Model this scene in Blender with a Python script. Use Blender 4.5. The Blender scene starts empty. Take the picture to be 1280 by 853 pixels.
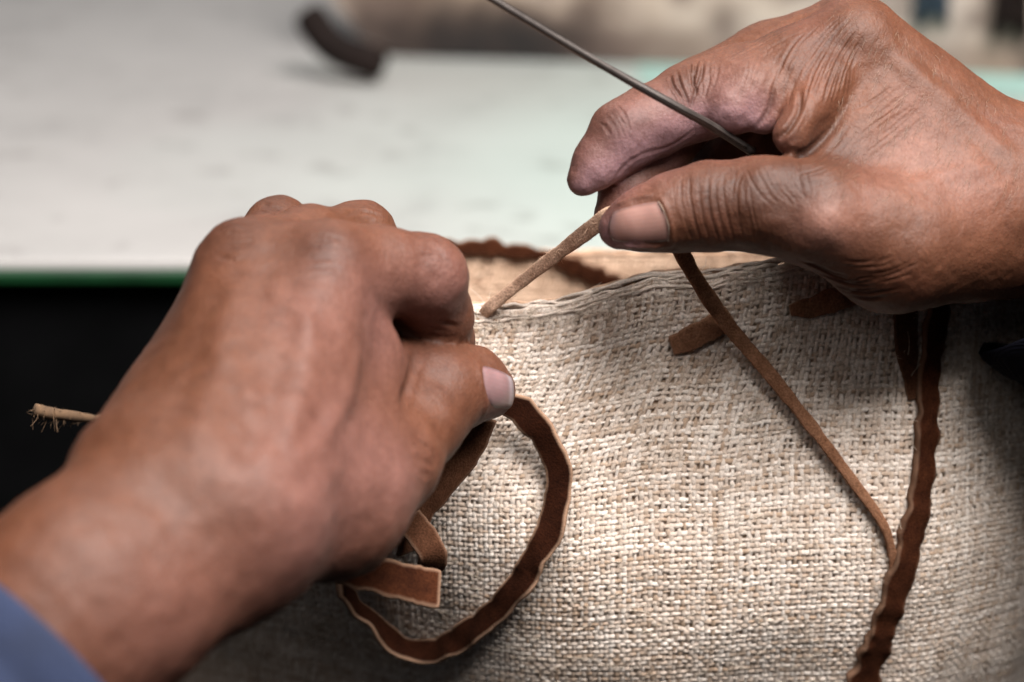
import bpy, math, random
import numpy as np
from mathutils import Vector, Matrix
from mathutils.bvhtree import BVHTree

random.seed(7)
RNG = np.random.default_rng(7)
sc = bpy.context.scene
COL = sc.collection

# ------------------------------------------------------------------ camera
PITCH = math.radians(18.0)
CAM_LOC = Vector((0.0, -0.68, 1.005))
LENS = 85.0
FPX = LENS / 36.0 * 1280.0                 # focal length in pixels of the 1280 px wide photograph
cam_d = bpy.data.cameras.new('camera')
cam = bpy.data.objects.new('camera', cam_d)
COL.objects.link(cam)
cam.location = CAM_LOC
cam.rotation_euler = (math.pi / 2 - PITCH, 0, 0)
cam_d.lens = LENS
cam_d.sensor_width = 36.0
cam_d.clip_start = 0.02
cam_d.clip_end = 50
cam_d.dof.use_dof = True
cam_d.dof.focus_distance = 0.688
cam_d.dof.aperture_fstop = 6.2
sc.camera = cam

CX = np.array([1.0, 0, 0])
CY = np.array([0, math.sin(PITCH), math.cos(PITCH)])
CF = np.array([0, math.cos(PITCH), -math.sin(PITCH)])
CZ = -CF
C0 = np.array(CAM_LOC)


def P(px, py, d):
    """a point of the place: seen at photograph pixel (px, py), d metres in front of the camera"""
    return C0 + CF * d + CX * ((px - 640.0) / FPX * d) + CY * ((426.5 - py) / FPX * d)


def M(px, d):
    """length in metres of px photograph pixels at distance d"""
    return px * d / FPX


# ------------------------------------------------------------------ world, lamps, exposure
w = bpy.data.worlds.new('World')
sc.world = w
w.use_nodes = True
bg = w.node_tree.nodes['Background']
bg.inputs[0].default_value = (0.90, 0.92, 1.0, 1)
bg.inputs[1].default_value = 0.045


def area(name, loc, target, size, size_y, power, col):
    l = bpy.data.lights.new(name, 'AREA')
    l.shape = 'RECTANGLE'
    l.size = size
    l.size_y = size_y
    l.energy = power
    l.color = col
    o = bpy.data.objects.new(name, l)
    COL.objects.link(o)
    o.location = loc
    d = Vector(target) - Vector(loc)
    o.rotation_euler = d.to_track_quat('-Z', 'Y').to_euler()
    return o


area('key_lamp', (0.26, -0.35, 1.67), (0.03, 0.0, 0.78), 0.75, 0.75, 43.0, (1.0, 0.97, 0.94))
area('back_lamp', (-0.25, 1.5, 2.0), (0.0, 0.35, 0.76), 1.0, 0.7, 6.0, (0.93, 0.97, 1.0))  # soft lamp above and behind the table, its source unseen
area('fill_lamp', (-0.30, -0.85, 1.55), (0.05, 0.0, 0.78), 0.6, 0.6, 1.8, (1.0, 0.94, 0.88))  # added lamp without a known source, lifts the shaded rim and hands

sc.view_settings.view_transform = 'Standard'
sc.view_settings.look = 'None'
sc.view_settings.gamma = 1.0
sc.view_settings.exposure = 0.0
sc.view_settings.use_curve_mapping = False
sc.render.engine = 'CYCLES'
sc.cycles.use_denoising = True
sc.cycles.max_bounces = 8


# ------------------------------------------------------------------ helpers
def tag(o, label=None, cat=None, group=None, kind=None):
    if label: o['label'] = label
    if cat: o['category'] = cat
    if group: o['group'] = group
    if kind: o['kind'] = kind
    return o


def empty(name, loc):
    o = bpy.data.objects.new(name, None)
    COL.objects.link(o)
    o.location = Vector(loc)
    o.empty_display_size = 0.02
    return o


def mesh_np(name, verts, faces, mat, parent=None, smooth=True, colors=None, attrs=None):
    """verts (n,3) world coordinates; faces list of arrays (m,k)"""
    verts = np.asarray(verts, dtype=np.float64)
    me = bpy.data.meshes.new(name)
    if not isinstance(faces, (list, tuple)) or (len(faces) and not hasattr(faces[0], 'ndim')):
        faces = [np.asarray(faces)]
    faces = [np.asarray(f, dtype=np.int64) for f in faces if len(f)]
    nl = sum(f.size for f in faces)
    nf = sum(len(f) for f in faces)
    me.vertices.add(len(verts))
    org = np.zeros(3)
    if parent is not None:
        org = np.array(parent.location)
        if parent.parent is not None:
            org = org + np.array(parent.parent.location)
    else:
        org = verts.mean(0)
        org[2] = verts[:, 2].min()
    me.vertices.foreach_set('co', (verts - org).astype(np.float32).ravel())
    me.loops.add(nl)
    me.loops.foreach_set('vertex_index', np.concatenate([f.ravel() for f in faces]).astype(np.int32))
    me.polygons.add(nf)
    tot = np.concatenate([np.full(len(f), f.shape[1]) for f in faces])
    st = np.concatenate([[0], np.cumsum(tot)[:-1]])
    me.polygons.foreach_set('loop_start', st.astype(np.int32))
    me.polygons.foreach_set('use_smooth', np.full(nf, smooth, dtype=bool))
    me.update(calc_edges=True)
    if colors is not None:
        c = np.ones((len(verts), 4), dtype=np.float32)
        c[:, :3] = colors
        a = me.color_attributes.new('tint', 'FLOAT_COLOR', 'POINT')
        a.data.foreach_set('color', c.ravel())
    for k, v in (attrs or {}).items():
        a = me.attributes.new(k, 'FLOAT', 'POINT')
        a.data.foreach_set('value', np.asarray(v, dtype=np.float32))
    me.validate()
    o = bpy.data.objects.new(name, me)
    COL.objects.link(o)
    if mat: me.materials.append(mat)
    if parent is not None:
        o.parent = parent
    else:
        o.location = Vector(org)
    return o


def unit(v):
    v = np.asarray(v, float)
    return v / (np.linalg.norm(v, axis=-1, keepdims=True) + 1e-12)


def sstep(a, b, x):
    t = np.clip((x - a) / (b - a), 0, 1)
    return t * t * (3 - 2 * t)


def spline(pts, n):
    """Catmull-Rom through pts (k,dim), n samples, evenly spaced"""
    pts = np.asarray(pts, float)
    k = len(pts)
    ext = np.vstack([2 * pts[0] - pts[1], pts, 2 * pts[-1] - pts[-2]])
    t = np.linspace(0, k - 1, n * 4)
    i = np.minimum(t.astype(int), k - 2)
    f = (t - i)[:, None]
    p0, p1, p2, p3 = ext[i], ext[i + 1], ext[i + 2], ext[i + 3]
    q = 0.5 * (2 * p1 + (p2 - p0) * f + (2 * p0 - 5 * p1 + 4 * p2 - p3) * f ** 2 + (3 * p1 - p0 - 3 * p2 + p3) * f ** 3)
    L = np.concatenate([[0], np.cumsum(np.linalg.norm(np.diff(q[:, :3], axis=0), axis=1))])
    s = np.linspace(0, L[-1], n)
    return np.stack([np.interp(s, L, q[:, c]) for c in range(q.shape[1])], 1)


# value noise in 3-D, vectorised
_NT = RNG.random((32, 32, 32)).astype(np.float32)


def vnoise(p, scale):
    q = np.asarray(p) * scale + 57.3
    i = np.floor(q).astype(int)
    f = q - i
    f = f * f * (3 - 2 * f)
    r = 0
    for dx in (0, 1):
        for dy in (0, 1):
            for dz in (0, 1):
                wgt = (f[:, 0] if dx else 1 - f[:, 0]) * (f[:, 1] if dy else 1 - f[:, 1]) * (f[:, 2] if dz else 1 - f[:, 2])
                r = r + wgt * _NT[(i[:, 0] + dx) % 32, (i[:, 1] + dy) % 32, (i[:, 2] + dz) % 32]
    return r * 2 - 1


def noise1(x, seed, scale):
    r = np.random.default_rng(seed).random(512) * 2 - 1
    q = np.asarray(x) * scale + 13.7
    i = np.floor(q).astype(int)
    f = q - i
    f = f * f * (3 - 2 * f)
    return r[i % 512] * (1 - f) + r[(i + 1) % 512] * f


def tube(path, rad, sides=8, cap=True, squash=None):
    """path (n,3), rad scalar or (n,) -> verts, quads"""
    path = np.asarray(path, float)
    n = len(path)
    rad = np.broadcast_to(np.asarray(rad, float), (n,))
    t = unit(np.gradient(path, axis=0))
    ref = np.array([0.31, 0.2, 0.93])
    nrm = np.zeros_like(t)
    v = ref - t[0] * (ref @ t[0])
    nrm[0] = unit(v)
    for i in range(1, n):
        v = nrm[i - 1] - t[i] * (nrm[i - 1] @ t[i])
        nrm[i] = unit(v)
    bn = np.cross(t, nrm)
    a = np.linspace(0, 2 * math.pi, sides, endpoint=False)
    V = path[:, None] + rad[:, None, None] * (np.cos(a)[None, :, None] * nrm[:, None] + np.sin(a)[None, :, None] * bn[:, None])
    V = V.reshape(-1, 3)
    i, j = np.meshgrid(np.arange(n - 1), np.arange(sides), indexing='ij')
    j2 = (j + 1) % sides
    F = np.stack([i * sides + j, i * sides + j2, (i + 1) * sides + j2, (i + 1) * sides + j], -1).reshape(-1, 4)
    if cap:
        c0, c1 = len(V), len(V) + 1
        V = np.vstack([V, path[0], path[-1]])
        T = [(c0, (k + 1) % sides, k) for k in range(sides)] + [(c1, (n - 1) * sides + k, (n - 1) * sides + (k + 1) % sides) for k in range(sides)]
        return V, [F, np.array(T)]
    return V, [F]


def join_geo(parts):
    V, Q, T = [], [], []
    off = 0
    for v, fs in parts:
        V.append(v)
        for f in fs:
            (Q if f.shape[1] == 4 else T).append(f + off)
        off += len(v)
    out = []
    if Q: out.append(np.vstack(Q))
    if T: out.append(np.vstack(T))
    return np.vstack(V), out


# ------------------------------------------------------------------ materials
class NT:
    def __init__(s, name):
        s.m = bpy.data.materials.new(name)
        s.m.use_nodes = True
        s.t = s.m.node_tree
        s.b = s.t.nodes['Principled BSDF']

    def n(s, typ, **kw):
        nd = s.t.nodes.new(typ)
        for k, v in kw.items():
            if k.startswith('i_'):
                key = k[2:]
                key = int(key) if key.isdigit() else key.replace('_', ' ')
                nd.inputs[key].default_value = v
            else:
                setattr(nd, k, v)
        return nd

    def l(s, a, b):
        s.t.links.new(a, b)

    def tex(s, typ, scale, coord='Object', **kw):
        tc = s.n('ShaderNodeTexCoord')
        nd = s.n(typ, **kw)
        nd.inputs['Scale'].default_value = scale
        s.l(tc.outputs[coord], nd.inputs['Vector'])
        return nd

    def ramp(s, src, stops):
        r = s.n('ShaderNodeValToRGB')
        el = r.color_ramp.elements
        while len(el) < len(stops): el.new(0.5)
        for e, (p, c) in zip(el, stops):
            e.position = p
            e.color = (*c, 1) if len(c) == 3 else c
        s.l(src, r.inputs[0])
        return r

    def mix(s, mode, fac, a, b):
        m = s.n('ShaderNodeMix', data_type='RGBA', blend_type=mode)
        if isinstance(fac, (int, float)): m.inputs[0].default_value = fac
        else: s.l(fac, m.inputs[0])
        for k, x in ((6, a), (7, b)):
            if isinstance(x, tuple): m.inputs[k].default_value = (*x, 1)
            else: s.l(x, m.inputs[k])
        return m.outputs[2]

    def bump(s, h, strength, dist, prev=None):
        b = s.n('ShaderNodeBump')
        b.inputs['Strength'].default_value = strength
        b.inputs['Distance'].default_value = dist
        s.l(h, b.inputs['Height'])
        if prev is not None: s.l(prev, b.inputs['Normal'])
        return b.outputs[0]


def mat_skin(name):
    k = NT(name)
    at = k.n('ShaderNodeVertexColor', layer_name='tint')
    n1 = k.tex('ShaderNodeTexNoise', 160.0, i_Detail=5.0, i_Roughness=0.65)
    r1 = k.ramp(n1.outputs[0], [(0.28, (0.80, 0.76, 0.74)), (0.72, (1.15, 1.15, 1.15))])
    col = k.mix('MULTIPLY', 1.0, at.outputs[0], r1.outputs[0])
    n2 = k.tex('ShaderNodeTexNoise', 900.0, i_Detail=3.0)
    r2 = k.ramp(n2.outputs[0], [(0.3, (0.84, 0.80, 0.78)), (0.7, (1.1, 1.1, 1.1))])
    col = k.mix('MULTIPLY', 1.0, col, r2.outputs[0])
    k.l(col, k.b.inputs['Base Color'])
    k.b.inputs['Roughness'].default_value = 0.55
    k.b.inputs['Specular IOR Level'].default_value = 0.27
    k.b.inputs['Subsurface Weight'].default_value = 0.12
    k.b.inputs['Subsurface Radius'].default_value = (1.0, 0.35, 0.18)
    k.b.inputs['Subsurface Scale'].default_value = 0.004
    v = k.tex('ShaderNodeTexVoronoi', 950.0, feature='DISTANCE_TO_EDGE')
    vr = k.ramp(v.outputs['Distance'], [(0.0, (0, 0, 0)), (0.16, (1, 1, 1))])
    b1 = k.bump(vr.outputs[0], 0.22, 0.00022)
    tc = k.n('ShaderNodeTexCoord'); mp = k.n('ShaderNodeMapping'); mp.inputs['Scale'].default_value = (900, 380, 620); mp.inputs['Rotation'].default_value = (0.3, 0.5, 0.7)
    k.l(tc.outputs['Object'], mp.inputs['Vector'])
    n4 = k.n('ShaderNodeTexNoise', i_Detail=3.0, i_Scale=1.0); k.l(mp.outputs[0], n4.inputs['Vector'])
    b1 = k.bump(n4.outputs[0], 0.35, 0.0005, b1)
    b2 = k.bump(n2.outputs[0], 0.35, 0.0003, b1)
    k.l(b2, k.b.inputs['Normal'])
    return k.m


def mat_nail():
    k = NT('nail')
    n1 = k.tex('ShaderNodeTexNoise', 140.0, i_Detail=3.0)
    at = k.n('ShaderNodeVertexColor', layer_name='tint')
    r = k.ramp(n1.outputs[0], [(0.3, (0.82, 0.8, 0.8)), (0.7, (1.1, 1.1, 1.1))])
    k.l(k.mix('MULTIPLY', 1.0, at.outputs[0], r.outputs[0]), k.b.inputs['Base Color'])
    k.b.inputs['Roughness'].default_value = 0.36
    k.b.inputs['Subsurface Weight'].default_value = 0.1
    k.b.inputs['Subsurface Scale'].default_value = 0.003
    return k.m


def mat_jute(name, mult):
    k = NT(name)
    at = k.n('ShaderNodeVertexColor', layer_name='tint')
    n1 = k.tex('ShaderNodeTexNoise', 2200.0, i_Detail=2.0)
    r = k.ramp(n1.outputs[0], [(0.3, tuple(0.72 * x for x in mult)), (0.7, tuple(1.2 * x for x in mult))])
    k.l(k.mix('MULTIPLY', 1.0, at.outputs[0], r.outputs[0]), k.b.inputs['Base Color'])
    k.b.inputs['Roughness'].default_value = 0.85
    k.b.inputs['Sheen Weight'].default_value = 0.15
    k.l(k.bump(n1.outputs[0], 0.5, 0.0003), k.b.inputs['Normal'])
    return k.m


def mat_suede(name, dark, light, edge):
    k = NT(name)
    n1 = k.tex('ShaderNodeTexNoise', 170.0, i_Detail=6.0, i_Roughness=0.7)
    r = k.ramp(n1.outputs[0], [(0.3, dark), (0.72, light)])
    n2 = k.tex('ShaderNodeTexNoise', 1800.0, i_Detail=2.0)
    r2 = k.ramp(n2.outputs[0], [(0.3, (0.65, 0.62, 0.6)), (0.7, (1.3, 1.3, 1.3))])
    c = k.mix('MULTIPLY', 1.0, r.outputs[0], r2.outputs[0])
    at = k.n('ShaderNodeAttribute', attribute_name='edge')
    c = k.mix('MIX', at.outputs['Fac'], c, edge)
    k.l(c, k.b.inputs['Base Color'])
    k.b.inputs['Roughness'].default_value = 0.88
    k.b.inputs['Specular IOR Level'].default_value = 0.06
    k.b.inputs['Sheen Weight'].default_value = 0.02
    k.b.inputs['Sheen Tint'].default_value = (0.8, 0.5, 0.3, 1)
    k.l(k.bump(n2.outputs[0], 0.6, 0.0004), k.b.inputs['Normal'])
    return k.m


def mat_plain(name, col, rough=0.6, metal=0.0, var=0.15, scale=40.0, bump=0.0):
    k = NT(name)
    n1 = k.tex('ShaderNodeTexNoise', scale, i_Detail=4.0)
    r = k.ramp(n1.outputs[0], [(0.3, tuple(c * (1 - var) for c in col)), (0.7, tuple(c * (1 + var) for c in col))])
    k.l(r.outputs[0], k.b.inputs['Base Color'])
    k.b.inputs['Roughness'].default_value = rough
    k.b.inputs['Metallic'].default_value = metal
    if bump: k.l(k.bump(n1.outputs[0], 0.5, bump), k.b.inputs['Normal'])
    return k.m


def mat_table():
    k = NT('painted_tabletop')
    n1 = k.tex('ShaderNodeTexNoise', 2.2, i_Detail=3.0)
    tc = k.n('ShaderNodeTexCoord'); sp = k.n('ShaderNodeSeparateXYZ'); k.l(tc.outputs['Object'], sp.inputs[0])
    ma = k.n('ShaderNodeMath', operation='MULTIPLY_ADD'); k.l(sp.outputs['X'], ma.inputs[0]); ma.inputs[1].default_value = 1.6; k.l(n1.outputs[0], ma.inputs[2])
    r1 = k.ramp(ma.outputs[0], [(0.25, (0.335, 0.318, 0.306)), (0.65, (0.325, 0.372, 0.345))])
    n2 = k.tex('ShaderNodeTexNoise', 17.0, i_Detail=6.0, i_Roughness=0.62)
    r2 = k.ramp(n2.outputs[0], [(0.30, (0.80, 0.80, 0.80)), (0.42, (0.97, 0.97, 0.97)), (0.7, (1.06, 1.06, 1.06))])
    c = k.mix('MULTIPLY', 1.0, r1.outputs[0], r2.outputs[0])
    n3 = k.tex('ShaderNodeTexNoise', 45.0, i_Detail=1.0)
    r3 = k.ramp(n3.outputs[0], [(0.64, (1, 1, 1)), (0.72, (0.55, 0.53, 0.52))])
    c = k.mix('MULTIPLY', 0.5, c, r3.outputs[0])
    k.l(c, k.b.inputs['Base Color'])
    k.b.inputs['Roughness'].default_value = 0.5
    k.b.inputs['Specular IOR Level'].default_value = 0.3
    return k.m


def mat_board():
    k = NT('stained_beige_board')
    n1 = k.tex('ShaderNodeTexNoise', 9.0, i_Detail=3.0)
    r1 = k.ramp(n1.outputs[0], [(0.38, (0.34, 0.26, 0.195)), (0.62, (0.37, 0.31, 0.265))])
    n2 = k.tex('ShaderNodeTexNoise', 26.0, i_Detail=3.0)
    r2 = k.ramp(n2.outputs[0], [(0.41, (0.26, 0.21, 0.20)), (0.53, (1, 1, 1))])
    c = k.mix('MULTIPLY', 0.8, r1.outputs[0], r2.outputs[0])
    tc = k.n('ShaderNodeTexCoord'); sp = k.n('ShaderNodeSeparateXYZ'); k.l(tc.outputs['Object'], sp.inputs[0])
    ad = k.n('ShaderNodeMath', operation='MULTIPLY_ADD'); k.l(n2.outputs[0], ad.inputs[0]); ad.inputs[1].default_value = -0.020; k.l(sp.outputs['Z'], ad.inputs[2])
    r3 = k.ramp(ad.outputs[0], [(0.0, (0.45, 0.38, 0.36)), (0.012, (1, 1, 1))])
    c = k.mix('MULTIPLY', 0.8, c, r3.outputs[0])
    k.stain_in = c
    k.b.inputs['Roughness'].default_value = 0.6
    return k


def mat_denim(name, col):
    k = NT(name)
    n1 = k.tex('ShaderNodeTexNoise', 60.0, i_Detail=4.0)
    r = k.ramp(n1.outputs[0], [(0.3, tuple(c * 0.75 for c in col)), (0.7, tuple(c * 1.25 for c in col))])
    wv = k.tex('ShaderNodeTexWave', 700.0, wave_type='BANDS', bands_direction='DIAGONAL')
    wv.inputs['Distortion'].default_value = 1.0
    r2 = k.ramp(wv.outputs[0], [(0.0, (0.75, 0.75, 0.78)), (1.0, (1.2, 1.2, 1.2))])
    k.l(k.mix('MULTIPLY', 1.0, r.outputs[0], r2.outputs[0]), k.b.inputs['Base Color'])
    k.b.inputs['Roughness'].default_value = 0.9
    k.l(k.bump(wv.outputs[0], 0.4, 0.0004), k.b.inputs['Normal'])
    return k.m


MAT_SKIN = mat_skin('skin')
MAT_NAIL = mat_nail()
MAT_JUTE = mat_jute('jute_thread', (1, 1, 1))
MAT_CLOTH = mat_plain('jute_backing', (0.46, 0.33, 0.23), 0.95, 0, 0.3, 300.0)
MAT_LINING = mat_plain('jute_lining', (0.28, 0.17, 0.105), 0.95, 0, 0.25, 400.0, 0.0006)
MAT_SUEDE = mat_suede('brown_suede', (0.022, 0.0060, 0.0026), (0.056, 0.0170, 0.0068), (0.46, 0.28, 0.185))
MAT_SUEDE_L = mat_suede('tan_suede', (0.16, 0.070, 0.036), (0.29, 0.145, 0.085), (0.33, 0.19, 0.12))
MAT_SUEDE_D = mat_suede('dark_suede', (0.014, 0.0038, 0.0017), (0.036, 0.0102, 0.0042), (0.46, 0.28, 0.185))
MAT_SUEDE_M = mat_suede('mid_suede', (0.050, 0.019, 0.0095), (0.105, 0.045, 0.024), (0.36, 0.21, 0.14))
MAT_SUEDE_P = mat_suede('pale_suede', (0.44, 0.27, 0.185), (0.62, 0.43, 0.32), (0.5, 0.33, 0.23))
MAT_STEEL = mat_plain('worn_steel', (0.075, 0.062, 0.056), 0.42, 0.6, 0.2, 300.0)
MAT_TABLE = mat_table()
BOARD_NT = mat_board()
MAT_BOARD = BOARD_NT.m
MAT_GREEN = mat_plain('green_trim', (0.002, 0.030, 0.008), 0.45, 0, 0.3, 30.0)
MAT_BLACK = mat_plain('shade_black', (0.0022, 0.0022, 0.0024), 0.9, 0, 0.3, 30.0)  # near-black, stands in for the unlit space under the table
MAT_BLACK.node_tree.nodes['Principled BSDF'].inputs['Specular IOR Level'].default_value = 0.03
MAT_DARKBAR = mat_plain('dark_brown_rubber', (0.010, 0.006, 0.005), 0.8, 0, 0.3, 40.0)
MAT_DARKBAR.node_tree.nodes['Principled BSDF'].inputs['Specular IOR Level'].default_value = 0.12
MAT_NAVY = mat_plain('dark_navy', (0.012, 0.022, 0.034), 0.6, 0, 0.4, 40.0)
MAT_TEAL = mat_plain('pale_teal_paint', (0.27, 0.42, 0.38), 0.5, 0, 0.15, 20.0)
MAT_DENIM = mat_denim('blue_denim', (0.009, 0.016, 0.044))
MAT_DARKCLOTH = mat_denim('dark_cuff_cloth', (0.004, 0.004, 0.007))
MAT_DARKCLOTH.node_tree.nodes['Principled BSDF'].inputs['Specular IOR Level'].default_value = 0.04
MAT_TWINE = mat_plain('jute_twine', (0.105, 0.058, 0.029), 0.9, 0, 0.35, 500.0)
MAT_STITCH = mat_plain('thread', (0.25, 0.28, 0.35), 0.8)


# ------------------------------------------------------------------ the setting: ground, table and what stands on it
GZ = 0.60
g = mesh_np('ground', [(-6, -6, GZ), (6, -6, GZ), (6, 8, GZ), (-6, 8, GZ)], np.array([[0, 1, 2, 3]]), MAT_BLACK, smooth=False)  # black sheet in place of the dark space below the table
tag(g, kind='structure')


def hit_plane(px, py, z):
    d = P(px, py, 1.0) - C0
    return C0 + d * ((z - C0[2]) / d[2])


TZ = P(640, 325, 0.93)[2]
TY = P(640, 325, 0.93)[1]


def box_geo(x0, x1, y0, y1, z0, z1, bev=0.0, seg=3):
    """bevelled box, bevel along the x running edges"""
    if bev <= 0:
        prof = [(y0, z0), (y1, z0), (y1, z1), (y0, z1)]
    else:
        prof = []
        for cy, cz, a0 in ((y1 - bev, z0 + bev, -90), (y1 - bev, z1 - bev, 0), (y0 + bev, z1 - bev, 90), (y0 + bev, z0 + bev, 180)):
            for k in range(seg + 1):
                a = math.radians(a0 + 90 * k / seg)
                prof.append((cy + bev * math.cos(a), cz + bev * math.sin(a)))
    m = len(prof)
    V = [(x0, y, z) for y, z in prof] + [(x1, y, z) for y, z in prof]
    Q = np.array([(k, k + m, (k + 1) % m + m, (k + 1) % m) for k in range(m)])
    c0, c1 = len(V), len(V) + 1
    V += [(x0, (y0 + y1) / 2, (z0 + z1) / 2), (x1, (y0 + y1) / 2, (z0 + z1) / 2)]
    T = np.array([(c0, k, (k + 1) % m) for k in range(m)] + [(c1, (k + 1) % m + m, k + m) for k in range(m)])
    return np.array(V, float), [Q, T]


table = empty('work_table', (0, TY + 0.4, GZ))
tag(table, 'pale painted work table with a green front edge behind the hands', 'table')
v, f = box_geo(-1.3, 1.3, TY, TY + 1.6, TZ - 0.010, TZ, 0.002)
mesh_np('tabletop', v, f, MAT_TABLE, table, smooth=False)
v, f = box_geo(-1.3, 1.3, TY - 0.006, TY - 0.001, TZ - 0.0085, TZ - 0.003, 0.0015)
mesh_np('edge_trim', v, f, MAT_GREEN, table, smooth=False)
v, f = box_geo(-1.3, 1.3, TY + 0.004, TY + 0.03, GZ + 0.002, TZ - 0.0105)
mesh_np('under_table_shade', v, f, MAT_BLACK, table, smooth=False)  # black sheet added in place of the shade under the table

# beige board with a rounded end, standing at the back of the table
pl = hit_plane(500, 72, TZ)
pr = hit_plane(1280, 95, TZ)


def extrude_outline(poly_xz, y0, y1, yshift=None):
    """outline in (x, z), thickness along y, slightly sheared so that its foot follows a line"""
    n = len(poly_xz)
    V = []
    for yy in (y0, y1):
        for x, z in poly_xz:
            V.append((x, yy + (yshift(x) if yshift else 0), z))
    Q = np.array([(k, (k + 1) % n, (k + 1) % n + n, k + n) for k in range(n)])
    return np.array(V, float), [Q, np.array([list(range(n))[::-1]]), np.array([list(range(n, 2 * n))])]


yl = lambda x: pl[1] + (x - pl[0]) * (pr[1] - pl[1]) / (pr[0] - pl[0])
outl = []
xL = pl[0]
HB = 0.13
outl.append((1.1, TZ + 0.001)); outl.append((1.1, TZ + HB))
for k in range(0, 15):
    a = math.pi / 2 + math.pi / 2 * k / 14
    outl.append((xL + 0.03 + 0.072 * math.cos(a), TZ + 0.045 + 0.085 * math.sin(a)))
outl.append((xL - 0.036, TZ + 0.030)); outl.append((xL - 0.02, TZ + 0.010)); outl.append((xL, TZ + 0.001))
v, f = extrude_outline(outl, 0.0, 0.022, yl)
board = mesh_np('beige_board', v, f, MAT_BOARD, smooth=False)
tag(board, 'stained beige board with a rounded end standing at the back of the pale table', 'board')

# old stains on the board, each a spot with a soft uneven rim
bo = np.array(board.location); k = BOARD_NT; c = k.stain_in
for (px, py, rad, sx) in ((490, 6, 0.028, 1.0), (556, 54, 0.020, 0.6), (580, 28, 0.015, 1.0), (640, 26, 0.013, 0.8), (700, 62, 0.020, 0.35), (610, 66, 0.018, 0.3), (905, 28, 0.012, 1.0)):
    ray = P(px, py, 1.0) - C0
    x_ = hit_plane(px, 80, TZ)[0]; kk = (yl(x_) - C0[1]) / ray[1]
    q_ = C0 + ray * kk - bo
    tc = k.n('ShaderNodeTexCoord'); nz_ = k.tex('ShaderNodeTexNoise', 40.0, i_Detail=2.0)
    mp = k.n('ShaderNodeMapping'); mp.vector_type = 'POINT'
    mp.inputs['Scale'].default_value = (sx, 0.0, 1.0); mp.inputs['Location'].default_value = (-q_[0] * sx, 0, -q_[2])
    k.l(tc.outputs['Object'], mp.inputs['Vector'])
    ln = k.n('ShaderNodeVectorMath', operation='LENGTH'); k.l(mp.outputs[0], ln.inputs[0])
    ad = k.n('ShaderNodeMath', operation='MULTIPLY_ADD'); k.l(nz_.outputs[0], ad.inputs[0]); ad.inputs[1].default_value = 0.016; k.l(ln.outputs['Value'], ad.inputs[2])
    dv_ = k.n('ShaderNodeMath', operation='DIVIDE'); k.l(ad.outputs[0], dv_.inputs[0]); dv_.inputs[1].default_value = rad * 2.2
    rp = k.ramp(dv_.outputs[0], [(0.35, (0.24, 0.19, 0.18)), (0.9, (1, 1, 1))])
    c = k.mix('MULTIPLY', 0.9, c, rp.outputs[0])
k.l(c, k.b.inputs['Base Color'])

# dark bar lying against the rounded end
A = hit_plane(386, 30, TZ + 0.010); B = hit_plane(480, 86, TZ + 0.006)
A = P(382, 14, np.dot(hit_plane(470, 84, TZ + 0.008) - C0, CF) - 0.002)
B = P(480, 82, np.dot(hit_plane(470, 84, TZ + 0.008) - C0, CF) - 0.006)
path = spline([A, A * 0.5 + B * 0.5 + np.array([-0.0055, 0, -0.0045]), B], 20)
rr = 0.0088 * np.ones(20); rr[0] = rr[-1] = 0.006; rr[1] = rr[-2] = 0.0084
v, f = tube(path, rr, 12)
bar = mesh_np('dark_bar', v, f, MAT_DARKBAR)
tag(bar, 'thick dark brown bar leaning on the rounded end of the beige board', 'bar')

# dark rags hanging over the board
for (px, pyb, wpx, m, lab, sd) in ((1163, 26, 40, MAT_NAVY, 'dark navy rag hanging over the beige board, next to the raised knuckle', 1),
                                   (1262, 40, 44, MAT_DARKBAR, 'dark brown rag hanging over the beige board, above the wrist', 2)):
    ray = P(px, pyb, 1.0) - C0
    # front face of the board at this place
    x_ = hit_plane(px, 92, TZ)[0]
    yb = yl(x_) - 0.006
    k_ = (yb - C0[1]) / ray[1]
    z0 = C0[2] + ray[2] * k_; x_ = C0[0] + ray[0] * k_
    hw = wpx * 0.5 * k_ / FPX
    nu_, nv_ = 24, 22
    top = TZ + HB + 0.004
    pr_ = [(yb, z0 + (top - z0) * q_ / 12) for q_ in range(13)] + [(yb + 0.034 * q_ / 4, top + 0.001) for q_ in range(1, 5)] + [(yb + 0.035, top - 0.012 * q_) for q_ in range(1, 6)]
    V = []
    for lay in (0.0, 0.0022):
        for q_, (yy, zz) in enumerate(pr_):
            for c_ in range(nu_):
                t_ = c_ / (nu_ - 1) * 2 - 1
                wv = 0.0022 * math.sin(t_ * 7 + sd * 2 + q_ * 0.1)
                V.append((x_ + t_ * hw * (1 + 0.12 * math.sin(q_ * 0.5 + sd)), yy + (wv - lay if q_ < 13 else (0.0022 + lay if q_ > 16 else 0)), zz + (0.003 * math.sin(t_ * 4 + sd) if q_ == 0 else 0) + (lay if 13 <= q_ <= 16 else 0)))
    m_ = len(pr_); L_ = m_ * nu_
    Q = []
    for q_ in range(m_ - 1):
        for c_ in range(nu_ - 1):
            a_ = q_ * nu_ + c_
            Q.append((a_, a_ + 1, a_ + nu_ + 1, a_ + nu_)); Q.append((a_ + L_, a_ + nu_ + L_, a_ + nu_ + 1 + L_, a_ + 1 + L_))
        a_ = q_ * nu_; Q.append((a_, a_ + nu_, a_ + nu_ + L_, a_ + L_)); a_ += nu_ - 1; Q.append((a_, a_ + L_, a_ + nu_ + L_, a_ + nu_))
    for c_ in range(nu_ - 1):
        Q.append((c_, c_ + L_, c_ + 1 + L_, c_ + 1)); a_ = (m_ - 1) * nu_ + c_; Q.append((a_, a_ + 1, a_ + 1 + L_, a_ + L_))
    tag(mesh_np('rag', np.array(V), [np.array(Q)], m), lab, 'rag', 'dark rags over the board')

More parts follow.
